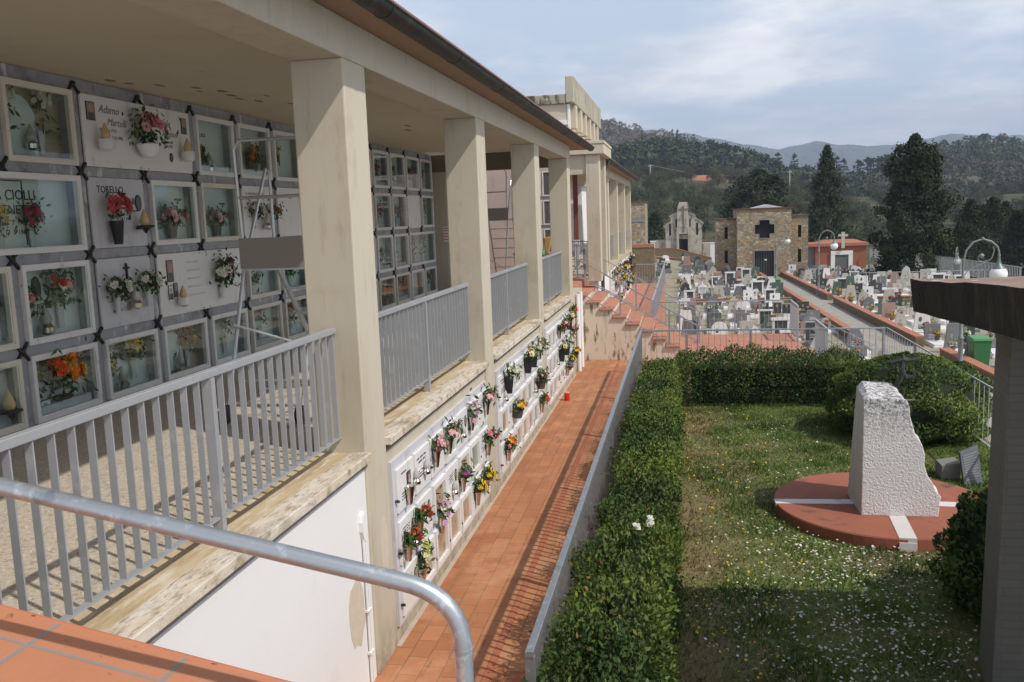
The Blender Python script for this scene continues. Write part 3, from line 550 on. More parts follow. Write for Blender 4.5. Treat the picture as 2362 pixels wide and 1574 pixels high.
WORDS={(0,2):[('A. LUIGI',.07,.25,.5),('LA VECCHIA',.06,.12,.36),('N. 1910  M. 1982',.04,.12,.26)],(0,3):[('CARLO CIONI',.06,.2,.48)],(0,4):[('GINO',.07,.12,.5),('1902-1980',.05,.12,.40)],
 (1,1):[('OTTO CECCHI',.085,.12,.30),('N. 28-4-1889',.05,.14,.18)],(1,2):[('ARTEMISIA',.07,.12,.30),('N.  M.',.05,.14,.2)],
 (3,-1):[('CARLOTTA',.10,.10,.34),('CINI',.09,.16,.23),('N 11 2',.06,.14,.13)],(3,0):[('NINNI  AUGUSTO',.085,.08,.47)],(3,2):[('Nonna',.07,.06,.5),('Maria',.08,.08,.38),('Fedi',.08,.10,.27),('N. 1906',.045,.12,.17)],(3,1):[('CIPOLLI',.06,.22,.22)],(2,-1):[('RENE',.08,.35,.3)],(3,4):[('BINI  N. 1911',.06,.1,.46)],(2,3):[('GORI',.06,.3,.46)]}
for ri in range(4):
    k=KMIN
    while k<=KMAX:
        wide=2 if (ri,k) in double else 1
        o,y0,y1,z0,z1=niche(ri,k,wide); x=XW+.0185 if (ri,k) in solid else XB
        if (ri,k)==(0,0):
            rectp(o,y0+.14,z1-.17,x,.12,.17); rectp(o,y1-.14,z1-.17,x,.10,.17)
            text('Adamo',.12,y=y0+.27,z=z1-.17,x=x,parent=o,m=INKG,shear=.4); text('Martelli',.11,y=y0+.40,z=z1-.29,x=x,parent=o,m=INKG,shear=.4)
            text('N. 28.11.1919',.05,y=y0+.27,z=z1-.36,x=x,parent=o,m=INK); text('M. 5.12.1982',.05,y=y0+.40,z=z1-.43,x=x,parent=o,m=INK)
            text('Adele',.12,y=y0+1.32,z=z1-.21,x=x,parent=o,m=INKG,shear=.4); text('Spagnoli',.10,y=y0+1.42,z=z1-.32,x=x,parent=o,m=INKG,shear=.4); text('in Martelli\n14.8.1925',.05,y=y0+1.44,z=z1-.40,x=x,parent=o)
            oval(o,y0+1.58,z1-.56,x,.03,.045)
        elif (ri,k)==(1,-2):
            text('ANGELA CIOLLI',.135,y=y0+.62,z=z1-.24,x=x,parent=o); text('NEI',.06,y=y0+.90,z=z1-.36,x=x,parent=o); text('MENETTI',.12,y=y0+1.05,z=z1-.37,x=x,parent=o); text('N  18  7  1902',.065,y=y0+1.05,z=z1-.47,x=x,parent=o); text('M  17  3  1967',.065,y=y0+1.05,z=z1-.56,x=x,parent=o)
            oval(o,y0+.82,z0+.28,x,.08,.12)
            b=MB(); b.box(XW+.036,XW+.044,y0+.9,y0+1.20,z1-.083,z1-.073); b.box(XW+.036,XW+.044,y0+1.19,y0+1.20,z0+.08,z1-.084); b.build('door_trim',INK,o)
        elif (ri,k)==(1,0):
            text('TORELLO',.105,y=y0+.12,z=z1-.16,x=x,parent=o); text('CIPRIANI',.105,y=y0+.34,z=z1-.28,x=x,parent=o); text('N 11 2 1903\nM 20 5 1980',.05,y=y0+.42,z=z1-.40,x=x,parent=o); oval(o,y1-.13,z1-.26,x,.05,.075)
        elif (ri,k)==(2,0):
            b=MB(); b.box(x,x+.02,y0+.475,y0+.495,z1-.25,z1-.07); b.box(x,x+.02,y0+.435,y0+.535,z1-.13,z1-.11); b.build('crucifix',BRON,o); rectp(o,y0+.5,z1-.32,x,.15,.13,NICH[1]); text('GINA  BENELLI',.075,y=y0+.12,z=z1-.47,x=x,parent=o,m=INKG); text('in BARTOLETTI',.06,y=y0+.2,z=z1-.58,x=x,parent=o,m=INKG)
        elif (ri,k)==(2,1):
            rectp(o,y0+.24,z1-.21,x,.12,.24,PHOT[2]); rectp(o,y0+.22,z1-.46,x,.08,.15,NICH[1]); rectp(o,y0+.33,z1-.44,x,.07,.15,PHOT[2])
            for q in range(5): text('Guido Lastrucci e Anna'[:16+q],.045,y=y0+.6,z=z1-.14-q*.1,x=x,parent=o,m=MARL)
        elif (ri,k)==(1,3): text('IN MEMORIA DI SEVERI',.055,y=y0+.1,z=z1-.13,x=x,parent=o,m=INKG)
        elif (ri,k)==(1,4): text('M',.10,y=y0+.42,z=z1-.17,x=x,parent=o)
        else:
            for s,sz,dy,dz in WORDS.get((ri,k),()): text(s,sz,y=y0+dy,z=z0+dz,x=x,parent=o)
            if (ri,k) in ((1,1),(1,2),(0,2),(3,0),(2,-1)): oval(o,y0+(.15 if ri!=2 else .36),z1-.24,x,.055,.10)
            if (ri,k)==(3,-1): b=MB(); b.box(x,x+.02,y0+.44,y0+.465,z1-.30,z1-.07); b.box(x,x+.02,y0+.38,y0+.53,z1-.14,z1-.115); b.build('crucifix',BRON,o); rectp(o,y0+.22,z0+.09,XW-.06,.13,.17,NICH[1])
            if (ri,k)==(0,4): rectp(o,y0+.45,z1-.33,x,.09,.2)
        k+=wide
GU='flowers on the upper tomb wall'; XI=XW-.13; XO=XW+.02
UF=[('orchid',XI,-1,0,.14,.10,1.0,'pale orchid spray at the left of the top niche nearest the camera'),('orchid',XI,-1,0,.62,.10,1.0,'tall white and pink orchid spray at the right of the top left niche'),
('lily',XO,0,0,.97,.13,.88,'big pink lily arrangement in white bowl on the wide top row slab'),('magenta',XI,-1,1,.35,.03,.82,'magenta flowers inside the wide glazed niche under black lettering'),('yelspray',XI,-1,1,-.04,.04,.72,'yellow flower spray beside the magenta flowers in a glazed niche'),
('roses',XO,0,1,.30,.04,.92,'red roses in a black cone vase on the white slab'),('daisies',XI,1,1,.52,.07,1.1,'pink and white daisies in a dark pot, niche right of the red roses'),('daisies',XI,2,1,.52,.07,1.0,'pink and white daisies in a dark pot, niche left of the step ladder'),
('whiteroses',XO,0,2,.22,.15,.8,'left one of two white rose vases on the slab with a small crucifix'),('whiteroses',XO,0,2,.78,.17,.8,'right one of two white rose vases on the slab with a small crucifix'),
('carn',XO,1,2,1.35,.12,.95,'tall white and magenta carnations on the wide white slab left of the ladder'),('mixred',XI,-1,2,.62,.1,1.1,'red and pale lilies in a cut glass vase inside a third row niche'),('mixred',XI,-1,2,.12,.06,.95,'dark red blooms at the left edge of a third row niche'),
('sunfl',XI,-1,3,.50,.02,1.1,'orange and yellow sunflowers in dark pot in a bottom row niche'),('yellows',XI,0,3,.62,.12,1.05,'yellow chrysanthemums in glass vase in bottom row niche under the name'),('yellows',XI,0,3,.12,.05,.9,'small yellow bunch at the left corner of a bottom row niche'),
('dried',XI,1,3,.66,.05,1.0,'orange and brown dried flowers before the arched stone plaque'),('peach',XI,2,3,.5,.08,1.0,'peach gladioli in the bottom row niche left of the ladder'),('peach',XI,3,3,.45,.08,1.0,'cream gladioli in the bottom row niche behind the ladder'),('mixred',XI,4,3,.4,.06,1.0,'pink and red bunch in the bottom row niche behind the first pillar'),
('orangepot',XI,2,0,.2,.04,1.0,'small orange pot flower in the top row right of the wide slab'),('orangepot',XI,3,0,.55,.06,1.3,'bushy green plant with orange bloom in the top row behind the ladder'),('yelspray',XI,4,0,.22,.06,.9,'yellow flowers at the top right niche by the first pillar'),
('whiteroses',XO,3,1,.25,.14,.75,'cream flowers in hanging vase on the slab seen through the ladder'),('dried',XO,3,1,.80,.12,.75,'brown and orange hanging vase on the slab seen through the ladder'),('carn',XI,3,2,.35,.06,.9,'white and magenta bunch behind the ladder board'),('mixred',XI,4,2,.5,.06,.9,'red and white bunch right of the ladder board'),
('mixred',XI,8,0,.45,.05,.9,'dark bunch in the first top niche right of the first pillar'),('carn',XI,9,0,.4,.05,.8,'leafy bunch in the second top niche right of the first pillar'),('dried',XI,10,0,.45,.05,1.0,'brown dried bunch in the third top niche right of the first pillar'),('yelspray',XI,11,0,.4,.05,.9,'yellow sprig in the last top niche before the pilaster'),
('magenta',XI,8,1,.5,.05,1.0,'magenta blooms in second row right of the first pillar'),('dried',XI,9,1,.55,.05,1.0,'brown orchids in the second row niche beside the blank slab'),('peach',XI,11,1,.45,.05,1.0,'pale spray in the last second row niche before the pilaster'),
('carn',XI,8,2,.4,.05,.8,'dark leafy bunch in third row right of the first pillar'),('orchid',XI,9,2,.3,.05,.9,'thin pale orchid in third row beside the wide glazed niche'),('orchid',XI,10,2,.6,.05,1.0,'pale sprays left in the wide third row niche before the pilaster'),('orchid',XI,10,2,1.3,.05,1.0,'pale sprays right in the wide third row niche before the pilaster'),
('orangepot',XI,8,3,.5,.05,1.2,'orange pot in bottom row right of the first pillar'),('dried',XI,9,3,.5,.05,1.1,'orange brown bunch in the second bottom niche past the first pillar'),('dried',XI,11,3,.5,.05,1.0,'rusty bunch in the last bottom niche before the pilaster'),('yellows',XI,-2,2,.6,.04,1.0,'yellow and red pot at the left picture edge of the third row')]
for key,x,k,ri,dy,dz,s,lab in UF: place_flower(key,(x,YK(k)+dy,ZR[ri][0]+dz),lab,GU,s=(s*(.55 if x==XI else 1),s*1.12,s*1.12))
for key,x,k,ri,dy,dz,s,lab in [('white',XO,0,0,.22,.16,1.25,'left white votive lamp on the wide top row slab'),('white',XO,0,0,1.80,.13,1.25,'right white votive lamp on the wide top row slab'),('steel',XI,-1,0,.42,.12,1.2,'silver votive lamp before the arched plaque in the top niche'),('bronze',XO,0,1,.76,.14,1.35,'black pointed votive lamp right of the red roses'),('steel',XI,2,0,.40,.04,1.3,'clear votive lamp beside the orange pot in the top row'),('steel',XI,-1,2,.34,.06,1.4,'silver lamp between two bouquets in a third row niche'),('steel',XO,0,2,.5,.17,1.3,'silver lamp between the two white rose vases'),('white',XO,1,2,.35,.1,1.1,'white cube lamp below portraits on the wide white slab'),('bronze',XI,-2,3,.82,.1,1.4,'dark bronze lamp in the bottom row at the left picture edge'),('steel',XI,0,3,.36,.04,1.3,'silver lamp in the bottom row niche between yellow flowers'),('steel',XI,1,3,.42,.03,1.3,'silver lamp under the arched plaque in the bottom row'),('steel',XO,3,1,.55,.12,1.2,'silver lamp between two hanging vases behind the ladder')]:
    place_votive(key,(x,YK(k)+dy,ZR[ri][0]+dz),lab,s=s)
# niches on the inner end wall
EW=empty('inner_tomb_wall',(-4.0,23.9,0),'narrow wall of small burial niches facing the camera between the far pillars','tomb wall')
b=MB(); b.box(-4.11,-3.16,23.80,23.898,0,3.0); b.build('backing',MARG,EW)
for z0,z1 in ((.05,.7),(.8,1.45),(1.55,2.2),(2.3,2.95)):
    for x0 in (-4.08,-3.62):
        b=MB(); w=.035
        for a in ((x0,x0+.43,z1-w,z1),(x0,x0+.43,z0,z0+w),(x0,x0+w,z0+w,z1-w),(x0+.43-w,x0+.43,z0+w,z1-w)): b.box(a[0],a[1],23.765,23.799,a[2],a[3])
        o=b.build('niche_frame',MARC,EW); b=MB(); b.box(x0+w,x0+.43-w,23.785,23.7985,z0+w,z1-w); b.build('dark_glass',mat('dark_niche_glass',(.10,.095,.09),.2,.5,8,spec=.6),o)
nt_=empty('wall_notice',(-5.61,21.41,1.5),'small white notice with red lines on the pilaster edge','sign')
b=MB(); b.box(-5.72,-5.60,21.385,21.397,1.25,1.62); b.build('sheet',WPOR,nt_)
b=MB(); [b.box(-5.71,-5.61,21.381,21.3845,z,z+.02) for z in (1.30,1.37,1.44,1.51,1.57)]; b.build('printed_lines',RED,nt_)
# ------------------------------------------------------------------ ossuary walls below the sills
ZO=[(-.72,-.33),(-1.19,-.80),(-1.66,-1.27)]; XO2=-2.492
def ossuary(lab,ya,plan,far=False):
    E_=empty('ossuary_wall',(XO2,ya,ZW),lab,'tomb wall','ossuary walls of small plaques')
    b=MB(); b.box(XO2+.001,XO2+.028,ya+.08,ya+3.88,-1.72,-.24); b.build('slab',MARL,E_); xs=XO2+.0285
    sb=MB(); ri_=random.Random(int(ya*10))
    for ri,(z0,z1) in enumerate(ZO):
        for c in range(7):
            y0=ya+.16+.5295*c; y1=y0+.475; kd=plan[ri][c]
            if kd=='.': continue
            if kd=='D': y1+=.5295
            if kd in 'PpoD':
                b=MB(); b.box(xs,xs+.022,y0,y1,z0,z1); o=b.build('plaque',MARW,E_,bev=0 if far else .003)
                if not far:
                    t=MB(); x=xs+.0222
                    def lines(n,zz,h,wd):
                        for q in range(n):
                            a=y0+.05+ri_.uniform(0,.06); e=min(y1-.04,a+wd*ri_.uniform(.6,1)); p=a
                            while p<e: l=ri_.uniform(.008,.016); t.box(x,x+.002,p,min(p+l*.7,e),zz-q*h*2.2,zz-q*h*2.2+h*ri_.uniform(.7,1)); p+=l+(.02 if ri_.random()<.2 else .004)
                    if kd=='P': lines(2,z1-.08,.017,.36); lines(3,z1-.20,.012,.28)
                    elif kd=='p': lines(1,z1-.07,.015,.2); lines(3,z1-.25,.012,.3)
                    elif kd=='o': lines(4,z1-.09,.012,.2)
                    else: lines(2,z1-.12,.014,.4)
                    if t.v: t.build('inscription',INK,o)
                    if kd=='o': oval(o,y1-.12,z1-.14,x,.035,.055,PHOT[1])
                    if kd=='p': rectp(o,y0+.3,z1-.17,x,.09,.14,PHOT[0])
            else:
                w=.05; b=MB()
                for a in ((y0,y1,z1-w,z1),(y0,y1,z0,z0+w),(y0,y0+w,z0+w,z1-w),(y1-w,y1,z0+w,z1-w)): b.box(xs,xs+.035,*a)
                o=b.build('niche_frame',MARW,E_)
                b=MB(); b.box(xs,xs+.006,y0+w,y1-w,z0+w,z1-w); b.build('inner_panel',mat('ossuary_inner_tan',(.40,.29,.20),.3,.35,9,[((.24,.17,.12),7,.5,.62,S1),((.52,.47,.38),6,.58,.66,S1)],spec=.7) if kd=='f' else mat('ossuary_inner_green',(.25,.28,.24),.25,.3,9,spec=.7),o)
            if kd!='D' and not far: sb.sphere((xs+.02,y0-.027,z0+.12),.016,n=6); sb.tube([(xs,y0-.027,z0+.12),(xs+.04,y0-.027,z0+.12)],.011,6)
    if sb.v: sb.build('fixing_studs',BRON,E_)
    return E_
ossuary('marble wall of small ossuary plaques under the second arcade bay',7.047,['pPPgogo','oofofgP','offffD.'])
ossuary('marble wall of small ossuary plaques under the third arcade bay',11.498,['Pfgooog','fogfgfo','offffgo'])
ossuary('marble wall of small ossuary plaques under the last bay before the stairs',15.95,['fgoPoPo','fgoooPg','ffooPog'])
for q in range(3): ossuary(f'distant white ossuary plaques under the farther arcade, {ORD[q+1]} bay from the downpipe',31.417+PY*q-(0 if q else 0),['PfoPofo','fPofPof','ofPofPo'],True)
OF=[(0,1.28,1,'o_pink',1,'pink and pale lilies, top row of the nearest ossuary wall'),(0,1.78,1,'o_palepink',2,'pale pink blooms right of the pink lilies, nearest ossuary top row'),(0,2.80,1,'o_lilac',3,'hanging lilac orchids on the nearest ossuary top row'),(0,3.62,1,'o_palepink',4,'pale pink bunch at the right end of the nearest ossuary top row'),
(0,.62,2,'o_red',1,'red flowers at the second row left of the nearest ossuary wall'),(0,.26,2.2,'o_red',1,'red flowers lowest left beside the yellow-green orchid'),(0,.62,3,'o_green',1,'tall yellow-green orchid at the lower left of the nearest ossuary wall'),(0,1.36,2.5,'o_lilac',2,'lilac and white lilies in the middle of the nearest ossuary wall'),(0,2.28,2.2,'o_purple',3,'purple daisies in a steel cone vase, nearest ossuary second row'),(0,3.62,2.1,'o_redpink',5,'red and pink roses right end of the nearest ossuary second row'),(0,3.44,3,'o_yellow',5,'yellow roses at the bottom right of the nearest ossuary wall'),(0,2.94,3,'o_yellow',5,'smaller yellow roses left of the bottom right corner, nearest ossuary wall'),
(1,.52,1,'o_white',1,'white chrysanthemums in black vase, left of the second ossuary wall'),(1,2.1,1,'o_whiteyel',2,'yellow and white bunch in black vase, second ossuary top row'),(1,2.65,1,'o_white',3,'white bunch right of the yellow one, second ossuary top row'),(1,3.4,1,'o_dry',3,'dry brown twigs at the top right of the second ossuary wall'),(1,1.05,2,'o_orange',2,'orange and yellow pansies in a dark bowl, second ossuary wall'),(1,3.25,2,'o_dark',3,'dark leafy plant with few magenta blooms, second ossuary wall'),(1,.42,3,'o_mix',1,'pink yellow and orange bunch at the bottom left, second ossuary wall'),(1,3.5,3,'o_orred',1,'orange-red blooms in steel vase at the bottom right, second ossuary wall'),
(2,1.5,1,'o_red',1,'red carnations, top row of the ossuary wall next to the stairs'),(2,2.2,1,'o_palepink',1,'pale pink sprig, top row of the ossuary wall next to the stairs'),(2,2.9,1,'o_whiteyel',1,'white and yellow bunch, top row of the last ossuary wall'),(2,3.6,.75,'o_orred',1,'large orange-red bloom topmost beside the white downpipe'),(2,1.6,2,'o_whiteyel',1,'white and yellow lilies in the middle of the last ossuary wall'),(2,2.4,2,'o_white',1,'white bunch in the middle row of the last ossuary wall'),(2,3.55,1.7,'o_redpink',1,'red and pink bunch in black vase beside the white downpipe'),(2,2.6,3,'o_purple',1,'purple and white bunch on the bottom row of the last ossuary wall'),(2,3.1,2.9,'o_yellow',1,'yellow bunch on the bottom row of the last ossuary wall'),(2,3.65,2.6,'o_orange',1,'yellow-orange bunch lowest beside the white downpipe')]
for wl,dy,row,key,_,lab in OF: place_flower(key,(-2.462,7.047+PY*wl+dy,-.72-.47*(row-1)+.10),lab,'flowers on the ossuary walls',s=.98)
for wl,dy,z,lab in [(0,.62,-.60,'steel lamp beside an empty vase on the nearest ossuary top row'),(0,.95,-.60,'steel lamp below the second plaque, nearest ossuary top row'),(0,2.42,-.62,'steel lamp under an oval portrait, nearest ossuary top row'),(0,1.95,-1.12,'steel lamp in the middle of the nearest ossuary wall'),(0,.5,-1.13,'steel lamp among red flowers at the nearest ossuary left side'),(1,.42,-.72,'steel lamp beside the white chrysanthemums in black vase'),(1,2.9,-1.1,'steel lamp left of the dark leafy plant, second ossuary wall'),(2,1.2,-1.1,'steel lamp on the ossuary wall next to the stairs')]:
    place_votive('steel',(-2.462,7.047+PY*wl+dy,z),lab,s=.8)
ev=empty('empty_vase',(-2.462,7.42,-.70),'empty polished steel cone vase on the first plaque of the nearest ossuary','vase'); b=MB(); m,_n=vase('steel',b); b.v=[(x-2.462,y+7.42,z-.70) for x,y,z in b.v]; b.build('cone',STEEL,ev,smooth=True)
b=MB(); b.box(-2.462,-2.41,7.41,7.43,-.6,-.585); b.build('bracket',STEEL,ev)
FO=['o_pink','o_red','o_lilac','o_yellow','o_redpink','o_white','o_palepink','o_orange','o_mix']
q=0
for j in range(3):
    for i in range(7):
        y=31.6+PY*j+.25+i*.53; z=[-.6,-1.07,-1.54][(i*2+j)%3]
        place_flower(FO[(i*4+j*3)%9],(-2.462,y,z),f'{["pink","red","lilac","yellow","red and pink","white","pale pink","orange","mixed"][(i*4+j*3)%9]} flowers {ORD[i+1]} along the {ORD[j+1]} distant ossuary bay','flowers on the distant ossuary walls',s=1.3); q+=1
# red grave candle on the walkway
cdl=empty('grave_candle',(-2.30,17.5,ZW),'small bright red grave candle standing alone on the terracotta walkway','candle')
b=MB(); b.lathe([(.05,0),(.056,.01),(.056,.15),(.05,.155)],(-2.30,17.5,ZW),14); b.build('cup',RED,cdl,smooth=True)
b=MB(); b.lathe([(.05,.1551),(.05,.17),(.02,.172)],(-2.30,17.5,ZW),14); b.build('lid',AMB,cdl,smooth=True)
# ------------------------------------------------------------------ ladders, bin, broom
def ladder(lab,x0,x1,y,top,plat,run,label_board=True):
    E_=empty('platform_ladder',((x0+x1)/2,y,0),lab,'ladder','mobile platform ladders'); r=.016
    b=MB(); b.tube([(x0+.02,y,plat),(x0-.01,y,top-.08),(x0+.05,y,top),(x1-.05,y,top),(x1+.01,y,top-.08),(x1-.02,y,plat)],r,8); b.tube([(x0,y,(top+plat)/2+.06),(x1,y,(top+plat)/2+.06)],r,8); b.build('guard_rail',ALU,E_,smooth=True)
    for sx in (x0,x1):
        b=MB(); b.tube([(sx,y+.03,plat+.02),(sx,y+.62,plat+.95),(sx,y+.70,plat+.9),(sx,y+.70,plat)],r,8); b.build('side_rail',ALU,E_,smooth=True)
    b=MB(); b.box(x0-.02,x1+.02,y-.02,y-.008,plat-.02,plat+.27); b.build('board',mat('grey_board',(.30,.27,.24),.7,.06,4),E_)
    b=MB(); b.box(x0,x1,y,y+.7,plat-.04,plat); b.build('platform',ALU,E_)
    for sx in (x0,x1):
        b=MB(); b.tube([(sx,y,plat-.04),(sx-.03,y-.45,.12)],.018,8); b.tube([(sx,y-.3,.55),(sx,y+.9,.5)],.012,6); b.build('leg',ALU,E_,smooth=True)
        b=MB(); b.bar((sx,y+.7,plat),(sx,y+.7+run,.03),.025,.06); b.build('stringer',ALU,E_)
        b=MB(); b.tube([(sx-.05,y-.5,.09),(sx-.01,y-.5,.09)],.09,14); b.build('wheel',BLKP,E_)
    n=int(plat/.25)
    for i in range(1,n): t=i/n; b=MB(); b.box(x0,x1,y+.7+run*t-.05,y+.7+run*t+.05,plat*(1-t)-.012,plat*(1-t)+.012); b.build('step',ALU,E_)
    b=MB(); b.tube([(x0,y-.2,.35),(x1,y-.2,.35)],.014,8); b.tube([(x0,y-.42,.16),(x1,y-.42,.16)],.014,8); b.tube([(x0,y-.3,.9),(x1-.2,y+1.0,.4)],.012,6); b.build('brace',ALU,E_,smooth=True)
ladder('aluminium platform step ladder with grey board, standing left of the first pillar',-4.13,-3.40,8.0,2.60,1.42,1.2)
ladder('tall aluminium step ladder before the pink marble wall, second pillar to third',-4.85,-4.22,21.9,2.95,1.75,.9)
gb=empty('green_bin',(-3.2,18.9,0),'green plastic bin with domed lid behind the farthest arcade balustrade','bin')
b=MB(); b.hexa([(-3.42,18.65,.0),(-2.98,18.65,.0),(-2.98,19.15,.0),(-3.42,19.15,.0),(-3.48,18.58,.98),(-2.92,18.58,.98),(-2.92,19.22,.98),(-3.48,19.22,.98)]); b.build('body',GREENP,gb,bev=.03)
b=MB(); b.lathe([(.40,.985),(.40,1.03),(.34,1.09),(.2,1.14),(.0001,1.16)],(-3.2,18.9,0),18,sx=.85); b.build('lid',mat('green_lid',(.05,.22,.06),.4,.1,3,spec=.5),gb,smooth=True)
bm_=empty('straw_broom',(-2.95,19.6,0),'straw broom leaning head up beside the green bin','broom')
b=MB(); b.tube([(-2.95,19.6,.0),(-2.93,19.62,1.0)],.014,8); b.build('handle',mat('wood_handle',(.30,.20,.11),.7,.2,6),bm_,smooth=True)
b=MB(); b.hexa([(-2.97,19.6,.95),(-2.89,19.6,.95),(-2.89,19.66,.95),(-2.97,19.66,.95),(-2.99,19.57,1.32),(-2.80,19.57,1.34),(-2.80,19.68,1.34),(-2.99,19.68,1.32)]); b.build('straw_head',WOOD,bm_,bev=.02)
# ------------------------------------------------------------------ garden
ZL=-1.9
LM=[leafmat('hedge_leaf',(.105,.155,.038),.5,.35,.25),leafmat('hedge_leaf_dark',(.050,.090,.026),.5,.3,.2),leafmat('hedge_leaf_new',(.17,.225,.05),.5,.25,.3),leafmat('hedge_dead_leaf',(.16,.10,.05),.7,.3,.1)]
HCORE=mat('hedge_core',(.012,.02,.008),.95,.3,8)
def hedge(name,lab,cat,x0,x1,y0,y1,z0,z1,dens,size,seed,wob=.05,round_=0,trunk=False,mixp=(.45,.4,.15)):
    E_=empty(name,((x0+x1)/2,(y0+y1)/2,z0),lab,cat); rng=np.random.default_rng(seed)
    b=MB(); i=.26 if min(x1-x0,y1-y0)>1 else .19
    if round_:
        c=((x0+x1)/2,(y0+y1)/2,0); H=z1-z0; prof=[(.5*round_*f,z0+H*h) for f,h in ((.55,0.02),(.85,.2),(.9,.45),(.78,.7),(.5,.88),(.0001,.93))]
        b.lathe(prof,c,14,sx=(x1-x0)/round_*.98,sy=(y1-y0)/round_*.98)
    else: b.box(x0+i,x1-i,y0+i,y1-i,z0,z1-i*.75)
    b.build('dark_core',HCORE,E_)  # near-black solid filling the inside behind the leaves
    P=[]
    def area(n,f): P.append(f(rng.random((n,3)),rng))
    if not round_:
        fx=lambda x,n=1:None
        A=[((x1-x0)*(y1-y0),lambda r:np.stack([x0+(x1-x0)*r[:,0],y0+(y1-y0)*r[:,1],np.full(len(r),z1)],1)),
           ((y1-y0)*(z1-z0),lambda r:np.stack([np.full(len(r),x0),y0+(y1-y0)*r[:,1],z0+(z1-z0)*r[:,2]],1)),((y1-y0)*(z1-z0),lambda r:np.stack([np.full(len(r),x1),y0+(y1-y0)*r[:,1],z0+(z1-z0)*r[:,2]],1)),
           ((x1-x0)*(z1-z0),lambda r:np.stack([x0+(x1-x0)*r[:,0],np.full(len(r),y0),z0+(z1-z0)*r[:,2]],1)),((x1-x0)*(z1-z0),lambda r:np.stack([x0+(x1-x0)*r[:,0],np.full(len(r),y1),z0+(z1-z0)*r[:,2]],1))]
        C=np.concatenate([f(rng.random((int(a*dens),3))) for a,f in A]); cen=np.array([(x0+x1)/2,(y0+y1)/2,(z0+z1)/2])
        w=np.sin(C[:,0]*7+C[:,1]*5.1+seed)+np.sin(C[:,1]*9.3+C[:,2]*8)+np.sin(C[:,0]*13-C[:,1]*3.7); d=np.zeros_like(C)
        d[:,0]=np.where(C[:,0]<=x0+1e-6,-1,np.where(C[:,0]>=x1-1e-6,1,0)); d[:,1]=np.where(C[:,1]<=y0+1e-6,-1,np.where(C[:,1]>=y1-1e-6,1,0)); d[:,2]=np.where(C[:,2]>=z1-1e-6,1,0)
        C+=d*(w*wob*.5)[:,None]-d*(rng.random(len(C))**1.5*.16)[:,None]+rng.normal(size=C.shape)*.03; nr=d*1.2
        low=np.sin(C[:,0]*2.3+C[:,1]*1.1+seed*2)+np.sin(C[:,1]*.63+seed); C[:,2]+=low*.045*(C[:,2]>z0+.4)
        if x1-x0<1: C[:,0]-=np.clip((8.6-C[:,1])/3,0,1)*.22*(d[:,0]<0); C[:,0]-=np.clip((8.6-C[:,1])/3,0,1)*.11*(d[:,2]>0)
        sp=rng.random(len(C))<.02; C[sp]+=d[sp]*rng.uniform(.04,.13,(sp.sum(),1))
    else:
        n=int(2*math.pi*((x1-x0)/2)*(z1-z0)*dens); t=rng.random(n)*2*math.pi; h=rng.random(n); f=np.interp(h,[0,.2,.45,.7,.88,1],[.6,.93,1,.86,.58,.1])
        w=1+wob*(np.sin(t*5+h*9+seed)+np.sin(t*9-h*13)+np.sin(t*3+h*21)); k=(1-rng.random(n)**2*.18)*w
        C=np.stack([(x0+x1)/2+(x1-x0)/2*f*k*np.cos(t),(y0+y1)/2+(y1-y0)/2*f*k*np.sin(t),z0+(z1-z0)*h*(.9+.1*w)],1); nr=np.stack([np.cos(t),np.sin(t),h],1)
    V,F=leaf_geo(C,rng.uniform(.7,1.3,len(C))*size,up=.35,asp=.5,rng=rng,nrm=nr*.7)
    cl=np.sin(C[:,0]*4.1+seed)+np.sin(C[:,1]*3.3)+np.sin(C[:,2]*6+C[:,1]*2)+rng.normal(size=len(C))*.9
    q=np.quantile(cl,[mixp[1],mixp[1]+mixp[0]]); mi=np.where(cl<q[0],1,np.where(cl<q[1],0,2))
    mi=np.where(rng.random(len(C))<.025,3,mi); o=np_mesh('foliage',V,F,LM,mi,E_); soft_normals(o,nr+rng.normal(size=C.shape)*.35,.5); return E_
hedge('hedge','long clipped green hedge between walkway fence and lawn','hedge',-.74,-.15,3.6,17.2,ZL,-1.02,3600,.044,1,.085)
hedge('hedge','dark clipped hedge across the back of the lawn before the terrace','hedge',-.12,3.2,17.1,18.3,ZL-.05,-1.03,1900,.05,2,.10,mixp=(.35,.6,.05))
hedge('round_bush','big rounded bright green bush behind the pale stone monument','bush',2.35,4.75,13.9,16.4,ZL-.1,-.62,2600,.055,3,.07,2.0,mixp=(.55,.25,.20))
hedge('round_bush','small dark bush right of the big rounded bush by the rail','bush',4.3,5.15,16.0,17.3,ZL-.1,-1.0,2000,.055,4,.07,1.0,mixp=(.25,.75,.0))
hedge('round_bush','dark shaded bush beside the grey pillar at the right','bush',2.28,3.6,7.75,9.0,ZL-.05,-.72,2600,.055,5,.085,1.2,mixp=(.2,.8,.0))
wf=empty('white_blossom',(-.35,7.6,-.93),'small white blossom heads growing out of the near hedge','flowers')
VV=[]; rg=np.random.default_rng(3)
for c in ((-.33,7.62,-.88),(-.42,7.55,-.90),(-.30,7.70,-.88)): 
    for q in range(3): rosette(VV,np.array(c)+rg.normal(size=3)*.018,.03,rg,(rg.normal()*.4,-.4,1))
np_mesh('petals',np.array(VV),np.arange(len(VV)).reshape(-1,4),PET['white'],None,wf)
